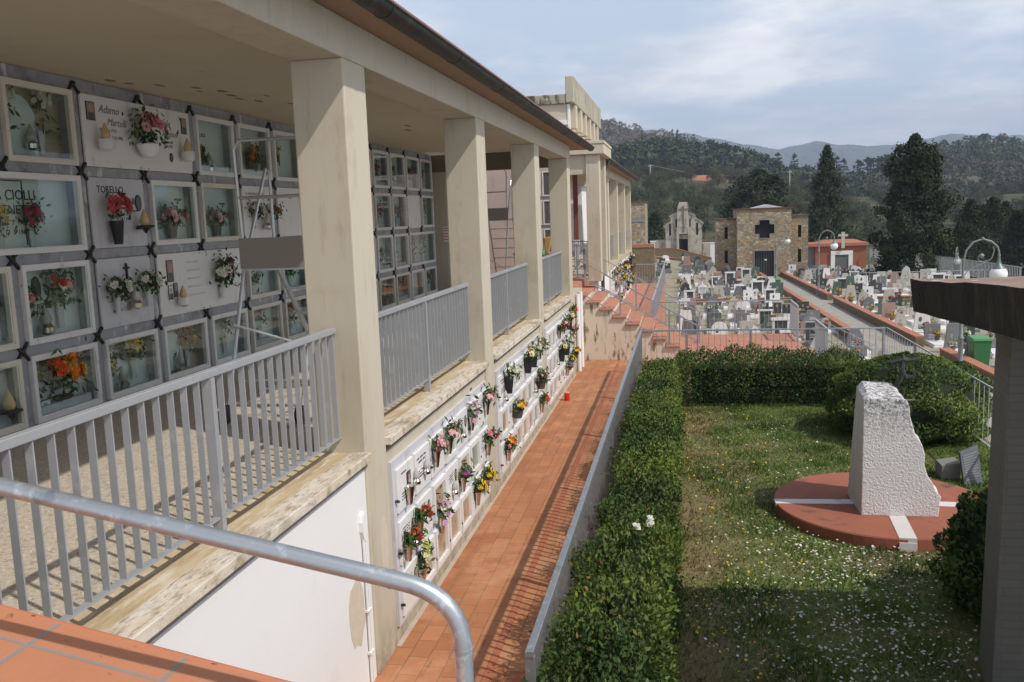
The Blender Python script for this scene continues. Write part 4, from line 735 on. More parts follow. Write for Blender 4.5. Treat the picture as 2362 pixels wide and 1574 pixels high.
# lawn
gm,gnt,gb_=nmat('lawn_ground'); f1=noise(gnt,pos(gnt),.55,5); f2=noise(gnt,pos(gnt),6,6)
c=mixc(gnt,f2,(.095,.13,.03),(.15,.175,.05)); c=mixc(gnt,ramp(gnt,f1,.42,.60),c,(.17,.125,.06))
gx=N(gnt,'ShaderNodeNewGeometry'); gs=N(gnt,'ShaderNodeSeparateXYZ'); gnt.links.new(gx.outputs['Position'],gs.inputs[0]); mp_=N(gnt,'ShaderNodeMapRange'); gnt.links.new(gs.outputs[0],mp_.inputs[0]); mp_.inputs[1].default_value=1.3; mp_.inputs[2].default_value=-.1; 
ml=N(gnt,'ShaderNodeMath',operation='MULTIPLY'); gnt.links.new(mp_.outputs[0],ml.inputs[0]); gnt.links.new(ramp(gnt,noise(gnt,pos(gnt),2,6),.3,.6),ml.inputs[1])
c=mixc(gnt,ml.outputs[0],c,(.19,.13,.065)); gnt.links.new(c,gb_.inputs['Base Color']); gb_.inputs['Roughness'].default_value=.95; bumpn(gnt,gb_,f2,.6,.03)
b=MB(); b.box(-.928,4.6,-3,20.478,-4.4,ZL); struct(b.build('lawn',gm))
rng=np.random.default_rng(11); GR=[leafmat('grass_blade',(.13,.20,.045),.5,.3,.3),leafmat('grass_dry',(.20,.15,.07),.7,.25,.2),leafmat('grass_deep',(.065,.125,.028),.5,.3,.3)]
n=120000; x=rng.uniform(-.1,4.5,n); y=4.6+12.6*rng.random(n)**1.25; 
patch=np.sin(x*2.1+y*1.3)+np.sin(y*2.9-x*1.7)+np.sin(x*5.3+1)*.6+rng.normal(size=n)*.7; dry=patch+np.clip(1.0-x*.9,-1,1)*2.0>1.9; keep=~(dry&(rng.random(n)<.55)); x,y,dry,patch=x[keep],y[keep],dry[keep],patch[keep]; n=len(x)
h=rng.uniform(.02,.05,n)*(1+.5*np.clip(np.sin(x*6.1+y*2)+np.sin(y*7.7-x*3),-.6,1.2)); a=rng.uniform(0,2*np.pi,n); w=rng.uniform(.003,.006,n)*(1+y*.05); lean=rng.normal(size=(n,2))*.025
V=np.stack([np.stack([x-np.cos(a)*w,y-np.sin(a)*w,np.full(n,ZL)],1),np.stack([x+np.cos(a)*w,y+np.sin(a)*w,np.full(n,ZL)],1),np.stack([x+lean[:,0],y+lean[:,1],ZL+h],1)],1).reshape(-1,3)
g=np_mesh('grass',V,np.arange(3*n).reshape(-1,3),GR,np.where(dry,1,np.where(patch<-.6,2,0))); tag(g,'short patchy lawn grass around the round brick base','grass',kind='stuff')
def daisies(name,n,xf,yf,m,label,r0,seed):
    rng=np.random.default_rng(seed); x=xf(rng,n); y=yf(rng,n); k=(x>0)&(x<4.4)&((x-2.33)**2+(y-11.08)**2>1.75)&(y<16.8); x,y=x[k],y[k]; n=len(x); VS=[]
    r=rng.uniform(.6,1.25,n)*r0; z=ZL+rng.uniform(.04,.075,n); tx,ty=rng.normal(size=n)*.3,rng.normal(size=n)*.3
    for q in range(6): t=q*math.pi/3; VS.append(np.stack([x+r*math.cos(t),y+r*math.sin(t),z+r*(math.cos(t)*tx+math.sin(t)*ty)],1))
    V=np.stack(VS,1).reshape(-1,3); o=np_mesh(name,V,np.arange(6*n).reshape(-1,6),m); tag(o,label,'flowers',kind='stuff')
daisies('white_daisies',2300,lambda r,n:np.where(r.random(n)<.75,r.normal(1.55,.55,n),r.uniform(.2,4.3,n)),lambda r,n:np.where(r.random(n)<.8,5.2+r.random(n)**1.2*5.2,r.uniform(5,15.5,n)),leafmat('daisy_white',(.72,.70,.68),.6,.1,.3),'scattered white daisies dotting the lawn',.0125,1)
daisies('yellow_dandelions',420,lambda r,n:np.abs(r.normal(.25,.7,n)),lambda r,n:r.uniform(6,16.8,n),leafmat('dandelion_yellow',(.72,.52,.03),.6,.1,.3),'yellow dandelions along the left side of the lawn',.0125,2)
# ------------------------------------------------------------------ monument
mm,mnt,mb_=nmat('radial_brick'); g=N(mnt,'ShaderNodeNewGeometry'); mp=N(mnt,'ShaderNodeMapping'); mp.inputs['Location'].default_value=(-2.33,-11.08,0); mnt.links.new(g.outputs['Position'],mp.inputs[0])
gr=N(mnt,'ShaderNodeTexGradient',gradient_type='RADIAL'); mnt.links.new(mp.outputs[0],gr.inputs[0]); fr=N(mnt,'ShaderNodeMath',operation='MULTIPLY'); mnt.links.new(gr.outputs['Fac'],fr.inputs[0]); fr.inputs[1].default_value=190; fc=N(mnt,'ShaderNodeMath',operation='FRACT'); mnt.links.new(fr.outputs[0],fc.inputs[0])
j=ramp(mnt,fc.outputs[0],.0,.16); j2=noise(mnt,pos(mnt),2.5,6); c=mixc(mnt,j2,(.24,.072,.04),(.36,.125,.07)); c=mixc(mnt,j,(.225,.085,.052),c); c=mixc(mnt,ramp(mnt,noise(mnt,pos(mnt),3.2,7),.60,.74),c,(.06,.05,.042)); mnt.links.new(c,mb_.inputs['Base Color']); mb_.inputs['Roughness'].default_value=.85; bumpn(mnt,mb_,j,.15,.003)
DC=empty('round_brick_base',(2.33,11.08,ZL),'round red brick base with white marble cross strips on the lawn','base')
b=MB(); b.lathe([(1.26,-.3),(1.26,.125),(1.25,.14),(.0001,.14)],(2.33,11.08,ZL),72); b.build('brick_disc',mm,DC)
MST=mat('white_strip_marble',(.60,.58,.56),.5,.1,4,[((.24,.22,.20),4,.55,.7,S1)])
zt=ZL+.14
for a,c_,e in (((1.07,11.0),(2.33,11.06),.085),((2.33,11.06),(3.59,11.0),.085),((2.33,9.82),(2.41,11.0),.09),((2.33,11.0),(2.33,12.33),.085)):
    b=MB(); b.bar((a[0],a[1],zt-.02),(c_[0],c_[1],zt-.02),e*2,.05); b.build('marble_strip',MST,DC)
b=MB(); b.box(2.24,2.42,9.805,9.825,ZL-.05,zt-.045); b.build('marble_end',MST,DC)
# rough stone
sm,snt,sb_=nmat('rough_hewn_marble'); f=noise(snt,pos(snt),38,5,.65); f2=noise(snt,pos(snt),3,6); c=mixc(snt,f2,(.66,.645,.635),(.78,.765,.755)); c=mixc(snt,ramp(snt,f,.33,.44),(.46,.445,.44),c)
gz=N(snt,'ShaderNodeNewGeometry'); gq=N(snt,'ShaderNodeSeparateXYZ'); snt.links.new(gz.outputs['Position'],gq.inputs[0]); mr_=N(snt,'ShaderNodeMapRange'); snt.links.new(gq.outputs[2],mr_.inputs[0]); mr_.inputs[1].default_value=-.95; mr_.inputs[2].default_value=-.42
dk=N(snt,'ShaderNodeMath',operation='MULTIPLY'); snt.links.new(mr_.outputs[0],dk.inputs[0]); snt.links.new(ramp(snt,noise(snt,pos(snt),22,6,.7),.44,.58),dk.inputs[1]); c=mixc(snt,dk.outputs[0],c,(.17,.165,.16)); snt.links.new(c,sb_.inputs['Base Color']); sb_.inputs['Roughness'].default_value=.9; bumpn(snt,sb_,f,.8,.03)
SM=mat('smooth_sawn_marble',(.60,.585,.57),.7,.06,3,[((.42,.41,.40),3,.55,.7,(1,1,.5))],.1,50,.005)
MO=empty('stone_monument',(2.3,10.9,zt),'tall rough hewn pale marble block with ragged right edge on the brick base','monument')
fr_=[(1.985,zt-.005),(1.99,-.40),(2.05,-.375),(2.22,-.395),(2.40,-.385),(2.455,-.41),(2.485,-.48),(2.495,-.60),(2.53,-.70),(2.55,-.80),(2.60,-.87),(2.635,-.94),(2.66,-1.04),(2.665,-1.16),(2.70,-1.28),(2.75,-1.38),(2.79,-1.46),(2.845,-1.53),(2.835,-1.60),(2.82,zt-.005)]
bk_=[(1.97,zt-.005),(2.06,-.40),(2.12,-.33),(2.22,-.335),(2.40,-.34),(2.46,-.37),(2.49,-.46),(2.50,-.57),(2.53,-.66),(2.56,-.77),(2.60,-.84),(2.64,-.92),(2.68,-1.0),(2.70,-1.13),(2.72,-1.25),(2.77,-1.34),(2.82,-1.44),(2.86,-1.5),(2.86,-1.6),(2.84,zt-.005)]
def stone_layer(P,y,n=4): return [(p[0],y,p[1]) for p in P]
ys=[10.55,10.66,10.80,10.95,11.10,11.24,11.35]; rg=random.Random(5); b=MB(); k=len(fr_)
for i,y in enumerate(ys):
    t=i/(len(ys)-1); jit=.022 if 0<i<len(ys)-1 else .006
    for q,(p,r_) in enumerate(zip(fr_,bk_)):
        rag=jit if 2<q<k-1 else 0
        b.v.append((p[0]*(1-t)+r_[0]*t+rg.uniform(-1,1)*rag,y,p[1]*(1-t)+r_[1]*t+rg.uniform(-1,1)*rag*.8))
for i in range(len(ys)-1):
    for q in range(k):
        a=i*k+q; c_=i*k+(q+1)%k; b.f.append((a,a+k,c_+k,c_)); b.m.append(1 if q in (0,) else 0)
# front and back caps as grids so the rough face has relief
def cap(base,flip):
    L=[base+i for i in range(0,3)]; n0=len(b.v)
    idx=list(range(base,base+k)); b.f.append(tuple(idx if not flip else idx[::-1])); b.m.append(0)
cap(0,False); cap((len(ys)-1)*k,True)
o=b.build('block',[sm,SM],MO)
m_=o.modifiers.new('Bevel','BEVEL'); m_.width=.012; m_.segments=2; m_.limit_method='ANGLE'; m_.angle_limit=R(50)
# bronze winged figure on the stone
BF=empty('bronze_figure',(2.62,11.25,-.45),'slim dark bronze figure with spread wings rising behind the marble block','sculpture')
b=MB(); b.tube([(2.44,11.28,-.46),(2.49,11.27,-.40),(2.52,11.26,-.32),(2.565,11.25,-.24),(2.545,11.25,-.15),(2.56,11.25,-.06),(2.562,11.25,.0)],[.014,.02,.026,.038,.034,.03,.014],8)
for s_ in (-1,1):
    b.tube([(2.56,11.25,-.06),(2.56+s_*.08,11.25,-.07+.005*s_),(2.56+s_*.15,11.24,-.07+.02*s_),(2.56+s_*(.20 if s_>0 else .16),11.24,-.06+.03*s_)],[.034,.032,.022,.006],8)
b.tube([(2.60,11.26,-.28),(2.69,11.25,-.26),(2.70,11.25,-.22)],[.03,.02,.01],6)
b.build('body',BRON,BF,smooth=True)
b=MB(); b.tube([(2.50,11.28,-.47),(2.42,11.28,-.42),(2.38,11.28,-.41)],[.02,.015,.006],6); b.tube([(2.58,11.28,-.56),(2.72,11.3,-.56)],[.02,.012],6); b.tube([(2.56,11.28,-.6),(2.58,11.27,-.42)],[.014,.02],6); b.build('foot_branch',BRON,BF,smooth=True)
# plaque lectern
SG=empty('inscribed_plaque',(3.7,12.35,ZL),'dark leaning slab with engraved lines beside a stone block','plaque')
b=MB(); b.hexa([(3.58,12.25,ZL),(3.83,12.34,ZL),(3.82,12.39,ZL),(3.57,12.30,ZL),(3.56,12.42,-1.50),(3.80,12.50,-1.42),(3.79,12.55,-1.42),(3.55,12.47,-1.50)]); b.build('slab',mat('dark_slate',(.10,.11,.12),.45,.1,4),SG,bev=.006)
b=MB()
for q in range(11):
    t=.16+q*.07; A_=Vector((3.58,12.25,ZL)).lerp(Vector((3.56,12.42,-1.50)),t); B_=Vector((3.83,12.34,ZL)).lerp(Vector((3.80,12.50,-1.42)),t); nn=Vector((.2,-.62,.1)).normalized()*.004
    b.bar(A_.lerp(B_,.12)+nn,A_.lerp(B_,.86 if q%3 else .7)+nn,.005,.011)
b.build('engraved_lines',mat('slate_lettering',(.26,.27,.28),.6,.1,4),SG)
SB=empty('stone_block',(3.48,12.65,ZL),'low squared grey stone block behind the leaning slab','block'); b=MB(); b.hexa([(3.36,12.5,ZL),(3.60,12.5,ZL),(3.60,12.8,ZL),(3.36,12.8,ZL),(3.36,12.5,-1.70),(3.60,12.5,-1.66),(3.60,12.8,-1.66),(3.36,12.8,-1.70)]); b.build('body',mat('grey_peperino',(.22,.22,.20),.9,.15,8,bump=.4),SB,bev=.01)
# ------------------------------------------------------------------ pavilion at the right: concrete roof slab on a brick pillar
PV=empty('pavilion',(2.6,6.9,ZL),'grey brick pillar carrying dark mossy concrete roof slab at the right','pavilion')
A=(1.73,7.43);B=(1.97,5.71);D=(6.5,7.6); dirn=Vector((B[0]-A[0],B[1]-A[1])).normalized(); C_=(A[0]+dirn.x*6.2,A[1]+dirn.y*6.2); E2=(D[0]+dirn.x*6.2,D[1]+dirn.y*6.2)
NS=26; rg=random.Random(9); b=MB()
def edge(p,q,n,zb0,zb1,zt0,zt1):
    o=[]
    for i in range(n):
        t=i/n; o.append((p[0]+(q[0]-p[0])*t+rg.uniform(-.006,.006),p[1]+(q[1]-p[1])*t+rg.uniform(-.006,.006),zb0+(zb1-zb0)*t+rg.uniform(-.004,.004),zt0+(zt1-zt0)*t+rg.uniform(-.010,.008)))
    return o
ring=edge(A,C_,NS,.955,.955,1.205,1.47)+edge(C_,E2,6,.955,.955,1.47,1.47)+edge(E2,D,6,.955,.955,1.47,1.21)+edge(D,A,12,.955,.955,1.21,1.205)
k=len(ring); 
for x,y,zb,z in ring: b.v.append((x+.03,y,zb))
for x,y,zb,z in ring: b.v.append((x,y,z))
cx=(A[0]+E2[0])/2; cyy=(A[1]+E2[1])/2; b.v.append((cx,cyy,1.34))
for i in range(k): b.f.append((i,(i+1)%k,k+(i+1)%k,k+i)); b.m.append(0); b.f.append((k+i,k+(i+1)%k,2*k)); b.m.append(1)
b.f.append(tuple(reversed(range(k)))); b.m.append(0); b.build('roof_slab',[DARKC,LICH],PV)
b=MB(); b.hexa([(2.19,6.72,ZL-.02),(2.86,6.75,ZL-.02),(2.86,7.40,ZL-.02),(2.305,7.38,ZL-.02),(2.25,6.77,.953),(2.86,6.80,.953),(2.86,7.36,.953),(2.335,7.34,.953)]); b.build('pillar',PILB,PV,bev=.01)
b=MB(); b.hexa([(2.55,2.0,ZL-.02),(3.2,2.0,ZL-.02),(3.2,2.6,ZL-.02),(2.55,2.6,ZL-.02),(2.62,2.0,.953),(3.2,2.0,.953),(3.2,2.6,.953),(2.62,2.6,.953)]); b.build('pillar',PILB,PV,bev=.01)
# ------------------------------------------------------------------ cemetery ground, path, walls
def sm(a,b,x):
    t=min(1,max(0,(x-a)/(b-a))); return t*t*(3-2*t)
AX=[-400,-120,-60,-18.6,-3.5,10,22,34,46,64,80,95,119,300]; AZ=[60,34,24,15.5,14.2,12.6,10.9,9,6.2,3.5,2.6,2.4,3.2,8]
def G(x,y):
    g=-3.3-.015*min(y,118); g+=1.55*sm(5,-2,x)*sm(58,104,y); g-=.7*sm(11,17,x)*sm(70,105,y)
    if y>116:
        zt_=float(np.interp(x,AX,AZ)); base=-5.2-6.5*sm(16,40,x); base2=g+(base-g)*sm(116,150,y)
        t=sm(122,345,y)*.55+.45*min(1,max(0,(y-122)/215)); g=base2+(zt_-base2)*t
        if y>345: g-= (y-345)*.12
    elif x>21: g-=5*sm(21,45,x)*sm(20,70,y)
    if x<-8: g+=0
    return g
def grid(name,xs,ys,fz,m):
    V=[(x,y,fz(x,y)) for y in ys for x in xs]; nx=len(xs); F=[(j*nx+i,j*nx+i+1,(j+1)*nx+i+1,(j+1)*nx+i) for j in range(len(ys)-1) for i in range(nx-1)]
    return struct(np_mesh(name,V,F,m,None,None,True))
gmat=mat('cemetery_gravel',(.30,.265,.20),.95,.15,1.2,[((.15,.17,.07),.7,.50,.66,S1),((.40,.37,.30),2.5,.55,.7,S1)],.3,30,.02)
smat=mat('hillside_grass',(.062,.068,.030),.95,.35,.12,[((.10,.08,.045),.06,.5,.62,S1),((.035,.042,.022),.10,.48,.64,S1),((.085,.115,.032),.05,.60,.70,(1,.5,1))],.4,4,.3)
xs=list(np.linspace(-90,160,101)); ysA=list(np.linspace(20.4,118,66)); 
grid('cemetery_ground',[x for x in xs if -62<=x<=112],ysA,lambda x,y:G(x,y) if not(-3<x<4.7 and y<27) else -4.3,gmat)
grid('hillside',list(np.linspace(-160,260,106)),list(np.linspace(117.8,420,76)),lambda x,y:G(x,y)-.01+(math.sin(x*.31+y*.17)+math.sin(x*.13-y*.21))*.35*sm(125,160,y),smat)
b=MB(); ys_=list(np.linspace(20.5,116,50))
pm=mat('path_concrete',(.33,.305,.26),.9,.12,1.5,[((.22,.20,.16),1.8,.5,.7,S1)],.2,30,.01)
for i in range(len(ys_)-1):
    y0,y1=ys_[i],ys_[i+1]; b.quad([(7.15,y0,G(7.9,y0)+.02),(8.92,y0,G(8.2,y0)+.02),(8.92,y1,G(8.2,y1)+.02),(7.15,y1,G(7.9,y1)+.02)])
struct(b.build('path',pm))
b=MB(); b.quad([(4.65,20.5,-3.63),(7.14,20.5,-3.63),(7.14,27,-3.70),(4.65,27,-3.70)]); struct(b.build('path_landing',pm))
TCAP=mat('terracotta_coping',(.38,.155,.095),.8,.2,4); TBR=mat('low_wall_brick',(.20,.145,.09),.9,.3,5,[((.12,.11,.06),4,.5,.65,S1)],.4,30,.01)
def lowwall(lab,x0,x1,ya,yb,h=.42,cross=False,grp='low brick-capped walls of the cemetery'):
    E_=empty('low_wall',(x0,ya,G(x0,ya)),lab,'wall',grp); b=MB(); c=MB(); n=max(1,int((yb-ya)/6)) if not cross else max(1,int((x1-x0)/4))
    for i in range(n):
        if not cross: p,q=ya+(yb-ya)*i/n,ya+(yb-ya)*(i+1)/n; z0,z1=G(8.5,p),G(8.5,q); R4=lambda e,l0,l1:[(x0-e,p,z0+l0),(x1+e,p,z0+l0),(x1+e,q,z1+l0),(x0-e,q,z1+l0),(x0-e,p,z0+l1),(x1+e,p,z0+l1),(x1+e,q,z1+l1),(x0-e,q,z1+l1)]
        else: p,q=x0+(x1-x0)*i/n,x0+(x1-x0)*(i+1)/n; z0,z1=G(p,ya),G(q,ya); R4=lambda e,l0,l1:[(p,ya-e,z0+l0),(q,ya-e,z1+l0),(q,yb+e,z1+l0),(p,yb+e,z0+l0),(p,ya-e,z0+l1),(q,ya-e,z1+l1),(q,yb+e,z1+l1),(p,yb+e,z0+l1)]
        b.hexa(R4(0,-.3,h-.06)); c.hexa(R4(.03,h-.058,h))
    b.build('wall',TBR,E_); c.build('coping',TCAP,E_)
lowwall('low terracotta-capped wall right of the path, nearest piece below the lamp',8.95,9.25,25.0,33.9)
lowwall('long low terracotta-capped wall right of the path past the gap',8.95,9.25,37.3,57.2)
lowwall('far low terracotta-capped wall right of the path near the orange chapel',8.95,9.25,59.5,88)
lowwall('long low terracotta-capped wall left of the path beside the left plot',6.85,7.1,38,92)
for q,(y,x0,x1) in enumerate(((58,.2,6.6),(74,-.5,6.6),(98,-4,4.5))): lowwall(f'low terracotta edging across the left plot, {ORD[q+1]} from the terrace',x0,x1,y,y+.3,.35,True)
lowwall('terracotta kerb turning right at the path corner below the far lamp',9.25,15,57.0,57.3,.4,True)
lowwall('dark retaining wall below the small pale chapel',-9,3.2,104.5,104.9,1.0,True)
# ------------------------------------------------------------------ gravestones
ST_=[mat('grave_granite_grey',(.17,.175,.18),.35,.2,9,spec=.5),mat('grave_granite_dark',(.06,.065,.066),.25,.25,9,spec=.5),mat('grave_marble_white',(.72,.71,.69),.5,.08,4),mat('grave_stone_pale',(.44,.42,.37),.8,.2,5),mat('grave_granite_pink',(.36,.24,.20),.4,.2,10),mat('grave_serpentine',(.10,.135,.12),.35,.25,7)]
SN=['grey granite','dark granite','white marble','pale stone','pinkish granite','green-grey stone']
def ledger(b,w=.85,l=1.75,h=.18,mi=0): b.box(-w/2,w/2,-l,0,-.1,h*.55,mi); b.box(-w/2+.06,w/2-.06,-l+.06,-.02,h*.5,h,mi)
def head(shape,b):
    A=lambda pts,y0=0,y1=.12: b.prism(pts,y0,y1,'y')
    if shape=='round': A([(-.36,.1),(.36,.1),(.36,.75)]+[(.36*math.cos(t),.75+.3*math.sin(t)) for t in [math.pi*i/10 for i in range(1,10)]]+[(-.36,.75)])
    elif shape=='square': A([(-.38,.1),(.38,.1),(.38,.95),(-.38,.95)])
    elif shape=='slant': A([(-.40,.1),(.40,.1),(.34,.62),(.10,1.02),(-.20,.94),(-.38,.6)])
    elif shape=='taper': A([(-.44,.1),(.44,.1),(.26,1.15),(-.26,1.15)])
    elif shape=='cross': A([(-.3,.1),(.3,.1),(.3,.34),(.08,.34),(.08,.75),(.28,.75),(.28,.91),(.08,.91),(.08,1.2),(-.08,1.2),(-.08,.91),(-.28,.91),(-.28,.75),(-.08,.75),(-.08,.34),(-.3,.34)])
    elif shape=='double': A([(-.62,.1),(-.02,.1),(-.02,.72),(-.62,.72)]); A([(.02,.1),(.62,.1),(.62,.62),(.02,.62)],.01,.13)
    elif shape=='gothic': A([(-.32,.1),(.32,.1),(.32,.8),(.2,1.05),(0,1.22),(-.2,1.05),(-.32,.8)])
    elif shape=='rock': A([(-.5,.1),(.5,.1),(.46,.4),(.3,.62),(.22,.95),(-.02,1.12),(-.24,.9),(-.36,.5)],-.06,.22)
    elif shape=='step': A([(-.6,.1),(.6,.1),(.6,.36),(.34,.42),(.34,.86),(-.34,.86),(-.34,.42),(-.6,.36)])
    elif shape=='portal':
        A([(-.42,.1),(-.32,.1),(-.32,.98),(-.42,.98)]); A([(.32,.1),(.42,.1),(.42,.98),(.32,.98)]); b.box(-.48,.48,-.03,.15,.981,1.08)
    elif shape=='shrine':
        b.box(-.3,.3,-.1,.4,.1,.35); A([(-.28,.351),(.28,.351),(.28,1.1),(-.28,1.1)],.1,.38); A([(-.28,.352),(-.21,.352),(-.21,1.1),(-.28,1.1)],-.06,.099); A([(.21,.352),(.28,.352),(.28,1.1),(.21,1.1)],-.06,.099); A([(-.36,1.101),(.36,1.101),(0,1.36)],-.1,.42); A([(-.025,1.3),(.025,1.3),(.025,1.6),(-.025,1.6)],.1,.14); A([(-.09,1.45),(.09,1.45),(.09,1.5),(-.09,1.5)],.1,.139)
    else: b.box(-.34,.34,0,.1,.1,.55)
SHAPES=dict(round='round-topped',square='square',slant='slant-cut',taper='tapering',cross='cross-shaped',double='paired low',gothic='pointed',rock='rough boulder',step='stepped',portal='framed',shrine='small shrine',low='low')
GP={}
def grave_proto(shape,mi,led):
    k=(shape,mi,led)
    if k in GP: return k
    E_=empty('gravestone',(0,0,0)); E_['_p']=1
    if led:
        b=MB(); ledger(b,1.3 if shape in('double','step') else .9); b.build('ledger_slab',ST_[{0:2,1:0,2:2,3:2,4:3,5:3}[mi]] if led==1 else ST_[2],E_)
    b=MB(); head(shape,b); b.build('headstone',ST_[mi],E_)
    fill=shape=='portal'
    if fill: b=MB(); b.box(-.315,.315,.03,.1,.1,.975); b.build('inner_panel',ST_[1 if mi==2 else 2],E_)
    if shape=='shrine': b=MB(); b.box(-.205,.205,.085,.098,.36,1.08); b.build('niche_window',NICH[1],E_)
    if shape not in('cross','low','shrine'):
        b=MB(); xs_=(-.32,.32) if shape=='double' else (.0 if mi%2 else -.1,)
        y_=.028 if fill else -.004; y_=-.064 if shape=='rock' else y_
        for x in xs_: b.prism([(x+.075*math.cos(t*.785),.66+(-.12 if shape=='double' else 0)+.10*math.sin(t*.785)) for t in range(8)],y_-.008,y_,'y')
        b.build('portrait',PHOT[1] if mi!=2 else PHOT[0],E_)
        b=MB()
        for q in range(3): b.box(-.2,.2-.06*q,y_-.005,y_-.0005,.28+q*.07,.305+q*.07)
        if shape!='double': b.build('inscription',INK if mi in (2,3,4) else MARL,E_)
    GP[k]=E_; return k
def potted(key,cols,n,r,seed):
    rng=np.random.default_rng(seed); E_=empty('grave_flowers',(0,0,0)); E_['_p']=1; b=MB(); b.lathe([(.09,0),(.13,.18),(.14,.19),(.12,.185)],(0,0,0),10); b.build('pot',mat('terracotta_pot',(.28,.12,.07),.8,.2,5) if seed%2 else MATS['dark_pot'],E_,smooth=True)
    C=rng.normal(size=(60,3))*[.11,.11,.09]+[0,0,.32]; V,F=leaf_geo(C,rng.uniform(.08,.14,60),up=.5,asp=.4,rng=rng); np_mesh('foliage',V,F,LEAFS,rng.integers(0,2,60),E_)
    for c in cols:
        VV=[]
        for i in range(n//len(cols)): d=rng.normal(size=3); d[2]=abs(d[2]); d/=np.linalg.norm(d); rosette(VV,np.array([0,0,.33])+d*[.16,.16,.13],r,rng,d,7)
        np_mesh('blossoms',np.array(VV),np.arange(len(VV)).reshape(-1,4),PET[c],None,E_)
    FL[key]=E_
for i,(key,cols) in enumerate((('g_red',['red']),('g_yellow',['yellow']),('g_orange',['orange','yellow']),('g_pink',['pink']),('g_white',['white']),('g_cream',['cream','green']))): potted(key,cols,16,.055,50+i)
yaw_,pit_,rol_=-.1905,-.1373,-.0374
_f=np.array([math.sin(yaw_)*math.cos(pit_),math.cos(yaw_)*math.cos(pit_),math.sin(pit_)]); _r=np.array([math.cos(yaw_),-math.sin(yaw_),0]); _u=np.cross(_r,_f); _r2=math.cos(rol_)*_r+math.sin(rol_)*_u; _u2=-math.sin(rol_)*_r+math.cos(rol_)*_u
def pix(x,y,z):
    p=np.array([x,y,z-1.8]); w_=p@_f; return 1181+2075.4*(p@_r2)/w_, 787-2075.4*(p@_u2)/w_
rnd=random.Random(21)
KINDS=['round','square','slant','taper','cross','double','gothic','rock','step','portal','low','square','round','step','shrine']
WT=[2,5,3,3,2,4,1.2,2.5,3,2.5,3,4,1.5,3,.7]
spots=[]
def plot(name,x0,x1,y0,y1,dy,dx):
    r=0; y=y0
    while y<y1:
        c=0; x=x0+rnd.uniform(0,.3)
        row=[]
        while x<x1:
            u_,v_=pix(x,y,G(x,y)+.8)
            vis=1290<u_<2375 and v_>0 and not (u_<1462 and y>30) and not(u_>2310 and v_>760) and not (2110<u_ and pix(x,y,G(x,y)+1)[1]>650 and pix(x,y-1.7,G(x,y))[1]<712+(u_-2103)*.27)
            if vis: row.append((x,y))
            x+=dx*rnd.uniform(.92,1.15)
        r+=1
        row.sort(key=lambda p:abs(p[0]-8))
        for c,(x,yy) in enumerate(row): spots.append((name,r,c+1,x,yy+rnd.uniform(-.15,.15)))
        y+=dy*(1 if y<60 else 1.05)
plot('left',.1,6.5,31.0,100,2.45,1.18); plot('upper left',-4.6,-1.0,49,98,3.4,1.2); plot('right',9.75,19.5,25.2,97,2.6,1.3)
spots.sort(key=lambda q:q[4]); far_spots=spots[300:]; spots=spots[:300];
fl=0; GN={'left':'left plot','upper left':'plot beyond the arcade','right':'right plot'}
for name,r,c,x,y in spots:
    shape=rnd.choices(KINDS,WT)[0]; mi=rnd.choices(range(6),[3.2,2.2,2.5,2.8,1.0,1.2])[0]; led=rnd.choices((0,1,2),(.15,.6,.25))[0]
    if shape in('shrine','portal'): mi=2
    z=G(x,y); k=grave_proto(shape,mi,led); lab=f'{SHAPES[shape]} {SN[mi]} grave, {ORD[c]} from path in {ORD[r]} row of {GN[name]}'
    s=rnd.uniform(.68,.92)*(1.0 if y<60 else 1.08); s=(s,s,s*rnd.uniform(.85,1.3)); E_=GP[k]; rz=rnd.uniform(-.06,.06)
    if '_p' in E_.keys(): del E_['_p']; E_.location=(x,y,z); E_.rotation_euler=(0,0,rz); E_.scale=s; tag(E_,lab,'gravestone','gravestones of the '+GN[name])
    else: dup(E_,(x,y,z),rz,s,lab,'gravestone','gravestones of the '+GN[name])
    if rnd.random()<(.85 if y<62 else .4):
        q=rnd.choices(range(6),[3,2,2,2,2.5,2.5])[0]; key=list(k_ for k_ in FL if k_.startswith('g_'))[q]
        place_flower(key,(x+rnd.uniform(-.3,.3),y-rnd.uniform(.25,.9),z+(.19 if led else .0)),f'{["red","yellow","orange","pink","white","cream"][q]} potted flowers before {ORD[c]} grave from path, {ORD[r]} row, {GN[name]}','potted flowers on graves',rnd.uniform(0,6),rnd.uniform(.8,1.3)*s[0])
b=MB()
for name,r,c,x,y in far_spots:
    z=G(x,y); w_=rnd.uniform(.25,.4); h_=rnd.uniform(.55,1.05); mi=rnd.choices(range(6),[3.4,3.2,1.7,2.2,1.0,1.8])[0]; b.box(x-.42,x+.42,y-1.6,y-.01,z-.2,z+.15,rnd.choice((0,2,3)))
    b.prism([(x-w_,z-.1),(x+w_,z-.1),(x+w_,z+h_*.8),(x+w_*rnd.uniform(.2,.9),z+h_),(x-w_*rnd.uniform(.2,.9),z+h_),(x-w_,z+h_*.8)],y,y+.12,'y',mi)
if far_spots: tag(b.build('distant_gravestones',ST_),'most distant gravestones massed before the chapels','gravestones',kind='stuff')
